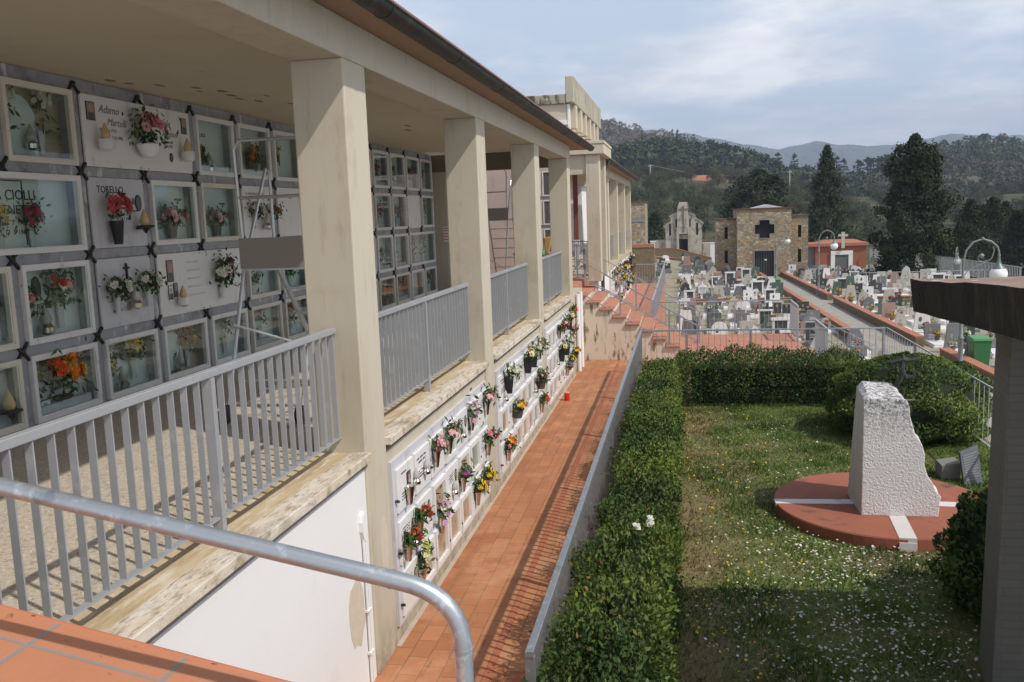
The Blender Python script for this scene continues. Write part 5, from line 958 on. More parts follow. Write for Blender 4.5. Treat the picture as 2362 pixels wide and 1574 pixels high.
# ------------------------------------------------------------------ lamps, bins
def lamp(label,x,y,first=None,dz=0,rz=0):
    z=G(x,y)+dz
    if first: return dup(first,(x,y,z),rz,1,label,'street lamp','globe lamp posts along the cemetery path')
    E_=empty('lamp_post',(0,0,0),label,'street lamp','globe lamp posts along the cemetery path')
    b=MB(); b.lathe([(.17,-.1),(.17,.08),(.12,.12),(.10,.3),(.12,.34),(.075,.4),(.07,1.35),(.09,1.38),(.09,1.42),(.055,1.46),(.05,2.9),(.075,2.93),(.05,3.0),(.075,3.08),(.045,3.14),(.04,3.35)],(0,0,0),12); b.build('post',LAMPG,E_,smooth=True)
    b=MB(); b.tube([(0,0,3.3),(0.01,0,3.75),(.08,0,4.05),(.27,0,4.28),(.52,0,4.36),(.76,0,4.28),(.93,0,4.12),(.98,0,3.95),(.98,0,3.86)],.028,8); b.sphere((.52,0,4.37),.05,n=8); b.sphere((.90,0,4.14),.04,n=8); b.sphere((.98,0,3.87),.05,n=8); b.build('arched_arm',LAMPG,E_,smooth=True)
    sp_=[(.05,0,3.3),(.12,0,3.42),(.35,0,3.55),(.62,0,3.66)]; ar=[(.62+.0,0,3.66),(.78,0,3.78),(.84,0,4.0),(.82,0,4.12)]
    cur=[(.62,0,3.68)]+[(.52+.16*math.cos(t)*(1-.05*i),0,3.82+.15*math.sin(t)*(1-.05*i)) for i,t in enumerate([-.6-.45*i for i in range(12)])]
    b=MB(); b.tube(sp_,.016,6); b.tube(ar,.016,6); b.tube(cur,.014,6); b.sphere((.5,0,3.86),.075,n=10); b.build('scroll',LAMPG,E_,smooth=True)
    b=MB(); b.lathe([(.19,3.47),(.17,3.51),(.09,3.58),(.05,3.70),(.035,3.86)],(.98,0,0),14); b.build('bell_cap',mat('green_grey_cap',(.13,.18,.16),.4,.1,5,metal=.2),E_,smooth=True)
    b=MB(); b.sphere((.98,0,3.30),.25,n=20); b.build('globe',GLOBE,E_,smooth=True)
    E_.location=(x,y,z); return E_
_d=68; LX4=(_d*(_f+_r2*(2203-1181)/2075.4-_u2*(640-787)/2075.4))[0]
L1=lamp('large globe lamp post at the right, nearest, behind the dark roof slab',8.23,28.97); lamp('globe lamp post at the path corner in front of the orange chapel',8.98,63.48,L1); lamp('most distant globe lamp post, standing before the stone mausoleum',8.0,82.0,L1); lamp('small globe lamp post right of the nearest lamp, far across the right plot',LX4,72.99,L1,-6.12-G(LX4,72.99),1.15)

def bin_(lab,x,y,s=1):
    z=G(x,y); E_=empty('wheelie_bin',(x,y,z),lab,'bin','green wheeled bins'); b=MB(); w=.29; b.hexa([(x-w*.8,y-w*.8,z+.05),(x+w*.8,y-w*.8,z+.05),(x+w*.8,y+w*.9,z+.05),(x-w*.8,y+w*.9,z+.05),(x-w,y-w,z+.95),(x+w,y-w,z+.95),(x+w,y+w*1.15,z+.95),(x-w,y+w*1.15,z+.95)]); b.build('body',GREENP,E_,bev=.02)
    b=MB(); b.hexa([(x-w*1.1,y-w*1.12,z+.951),(x+w*1.1,y-w*1.12,z+.951),(x+w*1.1,y+w*1.3,z+.951),(x-w*1.1,y+w*1.3,z+.951),(x-w*1.0,y-w,z+1.04),(x+w*1.0,y-w,z+1.04),(x+w,y+w*1.2,z+1.08),(x-w,y+w*1.2,z+1.08)]); b.build('lid',MATS['green_lid'],E_,bev=.02)
    for s_ in (-1,1): b=MB(); b.tube([(x+s_*w*.8-.03,y+w,z+.1),(x+s_*w*.8+.03,y+w,z+.1)],.1,12); b.build('wheel',BLKP,E_)
bin_('green wheeled bin behind the low wall left of the nearest lamp post',9.65,31.9); bin_('green wheeled bin among graves beside the path at the far left plot',6.45,66)
# ------------------------------------------------------------------ chapels
def masonry(name,cols,scale):
    m,nt,b=nmat(name); v=pos(nt,(1,1,1.7)); vo=N(nt,'ShaderNodeTexVoronoi',feature='F1'); vo.inputs['Scale'].default_value=scale; nt.links.new(v,vo.inputs['Vector']); ve=N(nt,'ShaderNodeTexVoronoi',feature='DISTANCE_TO_EDGE'); ve.inputs['Scale'].default_value=scale; nt.links.new(v,ve.inputs['Vector'])
    r=N(nt,'ShaderNodeValToRGB'); r.color_ramp.interpolation='CONSTANT'; sr=N(nt,'ShaderNodeSeparateColor'); nt.links.new(vo.outputs['Color'],sr.inputs[0]); nt.links.new(sr.outputs[0],r.inputs[0])
    for i,c in enumerate(cols):
        e=r.color_ramp.elements[i] if i<2 else r.color_ramp.elements.new(i/len(cols)); e.position=i/len(cols); e.color=c+(1,)
    c=mixc(nt,noise(nt,pos(nt),6,4),(.7,.7,.7),(1.25,1.25,1.25)); c=mixc(nt,1.0,r.outputs[0],c,'MULTIPLY'); j=ramp(nt,ve.outputs['Distance'],.02,.09); c=mixc(nt,j,(.20,.17,.125),c); nt.links.new(c,b.inputs['Base Color']); b.inputs['Roughness'].default_value=.9; bumpn(nt,b,j,.6,.03); MATS[name]=m; return m
MAS=masonry('rubble_masonry',[(.40,.31,.18),(.30,.235,.15),(.46,.40,.29),(.25,.21,.155),(.42,.28,.13),(.34,.31,.26)],3.6)
PIE=mat('grey_sandstone',(.43,.395,.33),.9,.2,2,[((.13,.12,.10),2.2,.5,.68,(1,1,.5)),((.42,.40,.35),3,.56,.7,S1)],.4,30,.01)
GST=mat('pietra_serena',(.22,.225,.22),.8,.1,4); RFT=mat('dark_red_roof_edge',(.13,.065,.045),.9,.2,3)
MZ=empty('stone_mausoleum',(7.5,88,-4.6),'large rubble stone mausoleum with dark cross window and black door','mausoleum')
yf=86.6; gz=-5.0
def wallh(b,x0,x1,z0,z1,holes,y0,y1):
    xs_=sorted({x0,x1}|{h for q in holes for h in q[:2]}); zs_=sorted({z0,z1}|{h for q in holes for h in q[2:]})
    for i in range(len(xs_)-1):
        for j in range(len(zs_)-1):
            mx,mz=(xs_[i]+xs_[i+1])/2,(zs_[j]+zs_[j+1])/2
            if not any(h[0]<mx<h[1] and h[2]<mz<h[3] for h in holes): b.quad([(xs_[i],y0,zs_[j]),(xs_[i+1],y0,zs_[j]),(xs_[i+1],y0,zs_[j+1]),(xs_[i],y0,zs_[j+1])])
x0,x1=4.98,9.82
cw=(6.58,8.30,-.62,.22); cv=(6.98,7.88,-1.02,.62); dr=(6.55,8.28,gz,-2.22)
b=MB(); wallh(b,x0,x1,gz,1.62,[cw,cv,dr],yf,0)
b.quad([(x0,yf,gz),(x0,yf,1.62),(x0,yf+7,1.62),(x0,yf+7,gz)]); b.quad([(x1,yf,gz),(x1,yf+7,gz),(x1,yf+7,1.62),(x1,yf,1.62)]); b.quad([(x0,yf+7,gz),(x0,yf+7,1.62),(x1,yf+7,1.62),(x1,yf+7,gz)]); b.build('central_wall',MAS,MZ)
b=MB(); b.box(x0-.1,x1+.1,yf-.12,yf+7.1,1.621,1.75); b.build('roof',RFT,MZ)
b=MB(); b.prism([(6.4,1.751),(9.2,1.751),(7.8,2.05)],yf+1.5,yf+5,'y'); b.build('skylight',mat('pale_skylight',(.55,.58,.62),.3,.1,3),MZ)
sl_=lambda xc:[(xc-.15,xc+.15,-1.05,.05),(xc-.15,xc+.15,-3.35,-2.15)]
b=MB(); wallh(b,9.821,11.35,gz,.88,[sl_(10.6)[0],sl_(10.6)[1]],yf+.4,0); b.quad([(11.35,yf+.4,gz),(11.35,yf+6.5,gz),(11.35,yf+6.5,.88),(11.35,yf+.4,.88)]); b.build('right_wing_wall',MAS,MZ)
b=MB(); wallh(b,3.15,4.978,gz,.75,[sl_(4.05)[0],sl_(4.05)[1]],yf+1.6,0); b.quad([(3.15,yf+1.6,gz),(3.15,yf+1.6,.75),(3.15,yf+6.5,.75),(3.15,yf+6.5,gz)]); b.build('left_wing_wall',MAS,MZ)
b=MB(); b.box(9.825,11.45,yf+.3,yf+6.6,.881,.97); b.box(3.05,4.975,yf+1.5,yf+6.6,.751,.84); b.build('wing_roof',RFT,MZ)
b=MB(); b.quad([(6.5,yf+.3,-1.1),(8.4,yf+.3,-1.1),(8.4,yf+.3,.7),(6.5,yf+.3,.7)]); b.build('cross_window',DAR,MZ)
b=MB()
for a in ((6.5,6.58,-.70,.30),(8.30,8.38,-.70,.30),(6.90,6.98,-1.10,-.70),(7.88,7.96,-1.10,-.70),(6.90,6.98,.30,.70),(7.88,7.96,.30,.70),(6.98,7.88,.62,.70),(6.98,7.88,-1.10,-1.02)): b.box(a[0],a[1],yf-.03,yf+.1,a[2],a[3])
b.build('window_frame',GST,MZ)
b=MB(); b.quad([(6.55,yf+.25,gz),(8.28,yf+.25,gz),(8.28,yf+.25,-2.22),(6.55,yf+.25,-2.22)]); d_=b.build('door',DOOR,MZ); b=MB(); b.box(7.40,7.425,yf+.2,yf+.245,gz,-2.25); [b.box(x,x+.02,yf+.22,yf+.245,gz,-2.25) for x in (6.75,6.95,7.15,7.65,7.85,8.05)]; b.build('door_bars',GST,d_); b=MB(); b.box(7.46,7.66,yf+.18,yf+.2,-3.12,-2.98); b.build('door_notice',WPOR,d_)
b=MB(); [b.quad([(x-.16,yf+o_,z0),(x+.16,yf+o_,z0),(x+.16,yf+o_,z1),(x-.16,yf+o_,z1)]) for x,o_ in ((10.6,.6),(4.05,1.8)) for z0,z1 in ((-1.1,.1),(-3.4,-2.1))]; b.build('slit_window',DAR,MZ)
b=MB(); b.box(6.45,8.38,yf-.04,yf+.1,-2.22,-2.10); b.box(6.45,6.548,yf-.035,yf+.1,gz,-2.221); b.box(8.282,8.38,yf-.035,yf+.1,gz,-2.221); b.build('door_frame',GST,MZ)
# small pale chapel
CH=empty('small_chapel',(.02,110,-3.4),'small pale weathered gothic chapel with central cross pier and dark doorway','chapel')
cx,cyf,cz=.06,108.5,-4.4; s=1.0
def P2(px,py): return (cx+(px-1575)/18.6, 2.75-(py-466)/18.6)
out=[P2(*p) for p in ((1537,592),(1537,522),(1533,518),(1549,509),(1549,500),(1546,497),(1562,490),(1588,490),(1602,497),(1602,502),(1619,514),(1615,519),(1615,592))]
b=MB(); b.prism(out[::-1],cyf,cyf+5,'y'); b.build('wall',PIE,CH)
b=MB(); p=[P2(*q) for q in ((1562,535),(1563,478),(1565,472),(1567,466),(1584,466),(1586,472),(1586,478),(1587,535))]; b.prism(p[::-1],cyf-.3,cyf-.002,'y'); b.build('central_pier',PIE,CH)
b=MB(); q0=P2(1574,530);q1=P2(1577,474); b.box(q0[0]-.02,q1[0]+.03,cyf-.36,cyf-.301,q0[1],q1[1]); b.box(q0[0]-.45,q1[0]+.45,cyf-.355,cyf-.301,P2(0,484)[1],P2(0,480)[1]); b.build('carved_cross',mat('dark_sandstone',(.17,.155,.13),.9,.2,3),CH)
b=MB()
def archring(x0,x1,zb,zs,y0,y1,w,n=8):
    c=(x0+x1)/2; r0=(x1-x0)/2; r1=r0+w; pts=[(c+r1*math.cos(math.pi*i/n),zs+r1*math.sin(math.pi*i/n)) for i in range(n+1)]+[(x0-w,zb)]+[(x0,zb)]+[(c-r0*math.cos(math.pi*i/n),zs+r0*math.sin(math.pi*i/n)) for i in range(n+1)]+[(x1,zb),(x1+w,zb)]
    return pts
dl,drr=P2(1566,0)[0],P2(1585,0)[0]; b.prism(archring(dl,drr,P2(0,588)[1],P2(0,528)[1],0,0,.28)[::-1],cyf-.35,cyf-.003,'y'); b.build('door_surround',PIE,CH)
b=MB(); b.box(dl,drr,cyf-.05,cyf-.004,P2(0,590)[1],P2(0,546)[1]); b.box(dl,drr,cyf-.05,cyf-.004,P2(0,536)[1],P2(0,521)[1]); b.build('doorway',DAR,CH)
for a,c_ in ((1547,536),(1605,536)): b=MB(); q=P2(a,c_); b.box(q[0]-.12,q[0]+.12,cyf-.01,cyf-.002,q[1]-.1,q[1]+1.3); b.build('slit_window',DAR,CH)
for a in (1560,1590): b=MB(); q=P2(a,520); b.box(q[0]-.08,q[0]+.08,cyf-.01,cyf-.002,q[1],q[1]+.9); b.build('slit_window',DAR,CH)
for pp in (((1533,518),(1549,509)),((1546,497),(1562,490)),((1588,490),(1602,497)),((1602,502),(1619,514))):
    b=MB(); p0,p1=P2(*pp[0]),P2(*pp[1]); b.bar((p0[0],cyf+.25,p0[1]+.05),(p1[0],cyf+.25,p1[1]+.05),.7,.12,up=(0,0,1)); b.build('roof_coping',PIE,CH)
for a,e in ((1515,1537),(1616,1633)):
    b=MB(); p0,p1=P2(a,548 if a<1540 else 557),P2(e,592); b.box(p0[0],p1[0],cyf+.4,cyf+3,p1[1],p0[1]); b.build('side_wall',PIE,CH)
pl=empty('white_pillar',(-3.1,108,-4),'small white painted pillar left of the pale chapel','pillar','white pillars beside the pale chapel'); b=MB(); q=P2(1509,550); b.box(q[0]-.25,q[0]+.3,107.6,108.1,-4.4,q[1]); b.box(q[0]-.3,q[0]+.35,107.55,108.15,q[1]+.001,q[1]+.12); b.build('shaft',WHT,pl)
pl=empty('white_pillar',(3.2,108,-4),'small white painted pillar right of the pale chapel','pillar','white pillars beside the pale chapel'); b=MB(); q=P2(1637,557); b.box(q[0]-.25,q[0]+.3,107.6,108.1,-4.8,q[1]); b.box(q[0]-.3,q[0]+.35,107.55,108.15,q[1]+.001,q[1]+.1); b.build('shaft',WHT,pl)
# stone block building behind the arcade end
SBK=empty('stone_tomb_building',(-5,73,-3),'tall flat rubble stone building showing past the end of the far arcade','mausoleum')
b=MB(); b.box(-9.5,-2.95,73.2,79,-4.5,2.56); b.build('wall',MAS,SBK); b=MB(); b.box(-9.6,-2.85,73.1,79.1,2.561,2.64); b.build('roof',RFT,SBK); b=MB(); b.box(-9.4,-2.94,73.17,73.198,1.0,1.25); b.build('stone_band',GST,SBK)
b=MB(); b.box(-9.5,-2.2,71.5,72.4,-.98,-.72); b.build('terracotta_ledge',TCAP,SBK); b=MB(); b.box(-9.5,-2.2,71.55,72.4,-4.4,-.981); b.build('retaining_wall',TBR,SBK)
# orange chapel
OC=empty('orange_chapel',(18,110,-5),'small orange plastered chapel with white door surround and roof cross','chapel')
OR=mat('orange_plaster',(.30,.115,.062),.9,.12,1.2,[((.30,.10,.05),1.5,.55,.75,S1)])
b=MB(); b.box(15.1,20.7,109.5,114,-6.5,-2.95); b.build('wall',[OR],OC); b=MB(); b.box(14.0,15.098,110.2,114,-6.5,-3.0); b.build('side_wall',GST,OC)
b=MB(); b.box(13.7,20.95,109.2,114.3,-2.949,-2.62,0); b.hexa([(15.5,109.4,-2.62),(20.6,109.4,-2.62),(20.6,114,-2.62),(15.5,114,-2.62),(16.4,110.5,-2.3),(19.8,110.5,-2.3),(19.8,113,-2.3),(16.4,113,-2.3)]); b.build('roof',TCAP,OC)
b=MB(); b.box(16.8,17.25,109.3,109.499,-6.3,-3.95); b.box(18.75,19.2,109.3,109.499,-6.3,-3.95); b.box(16.8,19.2,109.28,109.499,-3.949,-3.5); b.build('white_door_surround',WHT,OC)
b=MB(); b.box(17.25,18.75,109.4,109.495,-6.3,-3.95); b.build('door',mat('grey_door',(.12,.125,.13),.6,.2,6),OC)
b=MB(); b.box(17.9,18.25,109.0,109.2,-3.2,-1.35); b.box(17.55,18.6,109.02,109.19,-1.85,-1.6); b.build('roof_cross',mat('cream_cross',(.50,.47,.42),.8,.1,4),OC)
railing('balustrade','long grey fence rising along the right edge of the cemetery to the orange chapel',(21.0,109),(20.4,60),ztop=-3.1,zbot=-4.25,zfoot=-4.6,sp=.3,posts=(.1,12,24,36,48.8),grp='balustrades of the cemetery edge',slope=.014)
railing('balustrade','thin rail crossing the right plot between graves',(12.5,55.5),(20.3,55.5),ztop=-2.85,zbot=-3.8,zfoot=-4.2,sp=.3,posts=(1,4,7.7),bw=.015,bt=.015,grp='balustrades of the cemetery edge')
railing('balustrade','second thin rail across the right plot farther back',(11.5,66),(20.3,66),ztop=-2.95,zbot=-3.9,zfoot=-4.3,sp=.35,posts=(1,4,8.6),bw=.015,bt=.015,grp='balustrades of the cemetery edge')
# ------------------------------------------------------------------ trees and hills
BARK=mat('bark',(.075,.06,.045),.95,.3,6)
TL=dict(olive=[leafmat('olive_leaf',(.085,.10,.06),.6,.2,.15),leafmat('olive_leaf_dark',(.05,.065,.038),.6,.2,.1)],
 cyp=[leafmat('cypress_leaf',(.034,.050,.021),.7,.3,.05),leafmat('cypress_leaf_dark',(.018,.029,.013),.7,.3,.05)],
 ever=[leafmat('evergreen_leaf',(.038,.058,.026),.7,.3,.1),leafmat('evergreen_leaf_dark',(.02,.032,.017),.7,.3,.05)],
 bare=[leafmat('bare_twig',(.085,.070,.052),.9,.25,0),leafmat('bare_twig_green',(.075,.085,.045),.8,.25,.1)])
def crown_pts(kind,n,H,W,rng):
    if kind in('cyp','big','cone'):
        nc=int(n/(70 if kind=='big' else 26)); h=rng.random(nc)**.9; t=rng.random(nc)*6.283
        prof=np.interp(h,[0,.06,.2,.45,.7,.85,.95,1],[.35,.75,.95,1,.85,.6,.33,.05]) if kind=='cyp' else np.interp(h,[0,.05,.15,.3,.5,.62,.75,.86,.90,.93,.96,1],[.9,1.1,1.12,1.0,.90,.80,.70,.60,.50,.52,.12,.02]) if kind=='big' else np.interp(h,[0,.06,.2,.4,.6,.8,.92,1],[.6,.95,1,.9,.66,.38,.16,.02])
        lob=1+.16*np.sin(t*3+h*9)+.12*np.sin(t*5-h*17)+(.26*np.sin(h*27+t*2)+.14*np.sin(h*49-t*3) if kind!='cyp' else 0); r=W/2*prof*lob*np.sqrt(.45+.55*rng.random(nc))
        cc=np.stack([r*np.cos(t),r*np.sin(t),H*(.04+.96*h)],1); sp_=W*(.065 if kind!='cyp' else .10)
        i=rng.integers(0,nc,n); off=rng.normal(size=(n,3))*sp_*np.array([1,1,.8]); out=cc[i]/np.maximum(1e-3,np.linalg.norm(cc[i][:,:2],axis=1))[:,None]; 
        return cc[i]+off*np.interp(h[i],[0,.9,1],[1,.8,.35])[:,None],i
    nc=int(n/32); d=rng.normal(size=(nc,3)); d/=np.linalg.norm(d,axis=1)[:,None]; rad=rng.random(nc)**.4
    cc=d*rad[:,None]*np.array([W/2,W/2,H*.36])*(1+.22*np.sin(d[:,:1]*7+d[:,1:2]*5)); cc[:,2]+=H*.60; i=rng.integers(0,nc,n)
    return cc[i]+rng.normal(size=(n,3))*W*.065,i
def tree(name,kind,H,W,n,leaf,seed,pal,trunk_h=.5,up=.3,asp=.55):
    rng=np.random.default_rng(seed); E_=empty(name,(0,0,0)); E_['_p']=1; b=MB(); r=.03*H if kind not in('cyp','big','cone') else .022*H
    b.tube([(0,0,-.6),(0.05*W*.2,0,H*.2),(0,.02*W,H*trunk_h),(0,0,H*min(.9,trunk_h+.3))],[r,r*.75,r*.5,r*.12],7)
    if kind not in('cyp','big','cone'):
        for q in range(9):
            a=rng.random()*6.28; z0=H*rng.uniform(.25,.45); e=np.array([math.cos(a)*W*.36,math.sin(a)*W*.36,H*rng.uniform(.55,.9)]); b.tube([(0,0,z0),tuple(np.array([e[0]*.45,e[1]*.45,z0+(e[2]-z0)*.5])),tuple(e)],[r*.4,r*.25,r*.05],5)
    b.build('trunk',BARK,E_,smooth=True); C,i=crown_pts(kind,n,H,W,rng); V,F=leaf_geo(C,rng.uniform(.6,1.4,n)*leaf,up=up,asp=asp,rng=rng)
    tone=rng.random(i.max()+1)[i]+rng.normal(size=n)*.2; o=np_mesh('crown',V,F,TL[pal],(tone>.55).astype(int),E_); ou=C*np.array([1,1,0])/(W*.5)+np.array([0,0,.45]) if kind in('cyp','big','cone') else (C-np.array([0,0,H*.55]))/(W*.5)+np.array([0,0,.2]); soft_normals(o,ou+rng.normal(size=C.shape)*.45,.55); return E_
OLI=[tree('olive_tree','round',4.2,4.6,2200,.21,60+q,'olive',.42) for q in range(3)]
BAR=[tree('bare_tree','round',6.5,5.5,2600,.30,70+q,'bare',.5,.6,.16) for q in range(3)]
EVE=[tree('evergreen_tree','round',7.5,6,4200,.24,80+q,'ever',.45) for q in range(3)]
SCY=[tree('slim_cypress','cyp',8.5,2.0,1100,.34,90+q,'cyp',.8,.9) for q in range(2)]
DCY=[tree('dark_cypress','cone',10.6,5.0,9000,.22,95+q,'cyp',.8,.7) for q in range(2)]
BIG=tree('giant_cypress','big',14.3,5.1,30000,.26,99,'cyp',.8,.35,.5)
CON=tree('pointed_conifer','cone',11.5,4.6,11000,.26,103,'cyp',.8,.3,.5)
CED=tree('tall_conifer','big',11.5,6.2,13000,.27,101,'cyp',.8,.3,.5)
def put(p,loc,lab,cat='tree',grp=None,rz=None,s=1):
    rz=random.uniform(0,6.28) if rz is None else rz
    sc=s if isinstance(s,tuple) else (s,s,s)
    if '_p' in p.keys(): del p['_p']; p.location=loc; p.rotation_euler=(0,0,rz); p.scale=sc; return tag(p,lab,cat,grp)
    return dup(p,loc,rz,sc,lab,cat,grp)
rt=random.Random(33); random.seed(4)
def at(u,v,d):   # point seen at photo position (u,v) and depth d: where the measured thing stands
    return tuple(np.array([0,0,1.8])+d*(_f+_r2*(u-1181)/2075.4-_u2*(v-787)/2075.4))
put(BIG,(18.9,80.5,-7.2),'giant ragged dark cypress towering right of the orange chapel','tree',None,1.0)
put(CON,(at(1905,620,118)[0],at(1905,620,118)[1],-6.6),'tall pointed dark conifer left of the giant cypress','tree',None,2,(1.1,1.1,1.38))
put(CED,(10.6,132,-6.0),'dark conifer rising directly behind the stone mausoleum','tree',None,.5,(1.65,1.65,1.12))
put(DCY[0],(-3.6,121,-6),'dark cypress beside and left of the pale chapel','tree',None,.3,(.9,.9,.72))
def gy(u,d): x,y,z=at(u,500,d); return x,y,G(x,y)
for q,(u,d,s) in enumerate(((2185,92,.78),(2238,90,1.04),(2290,98,1.06),(2345,92,.92),(2400,90,1.08),(2160,100,.66),(2265,108,.98),(2320,112,1.0),(2215,104,.8),(2370,105,.95))):
    x,y,z=at(u,500,d); put(DCY[q%2],(x,y,-9.3),f'dark cypress in the row behind the lamps, {ORD[q+1]} planted','tree','dark cypresses right of the giant cypress',None,(s,s,s*1.0))
# olives and bare trees on the slope
LAB={'olive_tree':('grey-green olive tree on the grassy slope behind the chapels','olive trees on the slope'),'bare_tree':('bare brown tree in the scrub behind the cemetery','bare trees behind the cemetery'),'evergreen_tree':('dense dark evergreen tree in the scrub behind the cemetery','evergreens behind the cemetery')}
def scatter(P,n,u0,u1,d0,d1,s0,s1,seed):
    r=random.Random(seed)
    for q in range(n):
        u=r.uniform(u0,u1); d=d0+(d1-d0)*r.random(); x,y,z=gy(u,d); p=P[q%len(P)]; nm=p.name.split('.')[0]; put(p,(x,y,z-.2),LAB[nm][0],'tree',LAB[nm][1],None,r.uniform(s0,s1))
scatter(OLI,105,1440,1840,150,335,.75,1.3,1)
scatter(BAR,34,1440,1850,122,300,.5,.9,2)
scatter(EVE,9,1480,1700,330,345,.7,1.0,3)
scatter(EVE,14,1830,2370,122,200,.38,.62,4)
scatter(BAR,30,1850,2370,120,240,.45,.75,5)
scatter(EVE,7,1620,1850,119,135,.38,.6,6)
scatter(OLI,70,1830,2370,150,335,.8,1.4,7); scatter(EVE,12,1840,2370,200,330,.5,.9,8)
# pale farmhouse roof on the slope, poles and wire
FH=empty('farmhouse',(9.8,318,8),'far farmhouse with weathered orange tiled roof among olive trees','house')
b=MB(); b.box(3.6,17.2,316,324,6,10.6); b.build('wall',mat('ochre_wall',(.36,.24,.15),.9,.15,.8),FH); b=MB(); b.hexa([(3.0,315,10.6),(17.8,315,10.6),(17.8,325,10.6),(3.0,325,10.6),(3.2,319.6,13.4),(17.6,319.6,13.4),(17.6,320.4,13.4),(3.2,320.4,13.4)]); b.build('roof',mat('orange_tiles',(.40,.16,.10),.9,.2,.6,[((.26,.13,.09),.5,.5,.6,S1)]),FH)
PM=mat('pole_concrete',(.42,.42,.40),.8,.1,2)
for lab,(x,y,z1,z0) in (('slim pale utility pole on the slope above the pale chapel',(-9,267,15.2,8)),('slim pale utility pole right of the farmhouse roof',(30.4,273,11.9,1)),('short far utility pole left of the farmhouse roof',(at(1602,402,300)[0],at(1602,402,300)[1],at(1602,402,300)[2],9))):
    E_=empty('utility_pole',(x,y,z0),lab,'pole','utility poles on the slope'); b=MB(); b.tube([(x,y,z0),(x,y,z1)],.17,6); b.build('shaft',PM,E_); b=MB(); b.box(x-.6,x+.6,y-.08,y+.08,z1-.5,z1-.3); b.build('crossarm',PM,E_)
wr=empty('overhead_wire',(-9,267,15),'thin overhead wire sagging between the utility poles','wire'); b=MB(); P_=[(-9,266.9,15),(0,280,13.4),at(1602,404,300),(18,285,11.5),(30.4,272.9,11.7),(46,262,9.5)]; b.tube(P_,.035,4); b.build('cable',PM,wr)
# hills
def ridge(name,pts,base_z,depth,m,rows=14,amp=1.5,back=60,seed=1,fine=6):
    rng=np.random.default_rng(seed); P=np.array(pts,float); t=np.linspace(0,len(P)-1,(len(P)-1)*fine+1); I=np.stack([np.interp(t,range(len(P)),P[:,i]) for i in range(3)],1); V=[]
    for r in range(-3,rows+1):
        if r<0: q=I+[0,back*-r/3,0]; q=q.copy(); q[:,2]+=(base_z-I[:,2])*(-r/3)**1.2
        else:
            s_=r/rows; q=I-[0,depth*s_,0]; q=q.copy(); q[:,2]=I[:,2]+(base_z-I[:,2])*s_**.85
            q[:,2]+=rng.normal(size=len(q))*amp*(0.3 if r==0 else 1)+np.sin(q[:,0]*.05+s_*7)*amp
        V.append(q)
    V=np.concatenate(V); nx=len(I); nr=rows+4; F=[(j*nx+i,(j+1)*nx+i,(j+1)*nx+i+1,j*nx+i+1) for j in range(nr-1) for i in range(nx-1)]
    return struct(np_mesh(name,V,F,m,None,None,True)),I
def wood(name,I,base_z,depth,n,h0,h1,cols,label,seed,faces=26,smax=1.0,pw=1):
    rng=np.random.default_rng(seed); k=rng.random(n)*(len(I)-1); q=np.stack([np.interp(k,range(len(I)),I[:,i]) for i in range(3)],1); s_=rng.random(n)**pw*smax; B=q.copy(); B[:,1]-=depth*s_; B[:,2]+=(base_z-q[:,2])*s_**.85; h=rng.uniform(h0,h1,n)
    d=rng.normal(size=(n,faces,3)); d/=np.linalg.norm(d,axis=2)[:,:,None]; d[:,:,2]=np.abs(d[:,:,2])*.9-.15; C=B[:,None,:]+d*h[:,None,None]*np.array([.42,.42,.55])*rng.uniform(.6,1.1,(n,faces,1)); C[:,:,2]+=h[:,None]*.45
    V,F=leaf_geo(C.reshape(-1,3),np.repeat(h,faces)*rng.uniform(.15,.28,n*faces),up=.3,asp=.75,rng=rng); mi=np.repeat(np.floor(rng.random(n)*len(cols)).astype(int),faces); o=np_mesh(name,V,F,cols,mi); soft_normals(o,d.reshape(-1,3)+rng.normal(size=(n*faces,3))*.3,.7); tag(o,label,'woodland',kind='stuff')
FD=[leafmat('pine_wood',(.055,.078,.037),.9,.25,0),leafmat('pine_wood_dark',(.034,.050,.025),.9,.25,0),leafmat('wood_brown',(.095,.080,.056),.9,.2,0)]
FB=[leafmat('bare_wood_brown',(.19,.145,.115),.95,.2,0),leafmat('bare_wood_grey',(.15,.13,.105),.95,.2,0),leafmat('bare_wood_green',(.09,.105,.06),.95,.25,0)]
HG=mat('far_hill_ground',(.085,.075,.045),.95,.25,.02); 
_,IB=ridge('pine_hill',[(-140,470,40)]+[(-39,490,32.5),(-27.8,493,34.5),(-12,496,34.8),(1.7,498.6,34.2),(15.3,501,32.5),(29,503,29),(42.5,505,24),(58,507,18),(74,510,14.5),(110,515,9),(200,530,2)],-4,150,HG,amp=.8,seed=2)
wood('pine_wood',IB,-4,150,900,5,8.5,[FD[0],FD[1],FD[0],FD[1],FD[0]],'dark pine wood covering the rounded hill left of centre',3,62,.8,1.2)
_,IC=ridge('bare_wood_hill',[(-420,870,120),(-200,900,108),(-83.8,922,94),(-73,924,93),(-56,926.7,86),(-30.6,930.8,80.5),(-5,934.8,74),(20.3,938.5,65),(54.3,943.5,54.5),(88,948,42),(122,952.7,27),(200,960,8)],-6,330,HG,amp=1.5,seed=4)
wood('bare_deciduous_wood',IC,-6,330,2600,5,8,FB+[FB[0]],'brown leafless wood covering the distant left hill',5,34,.8)
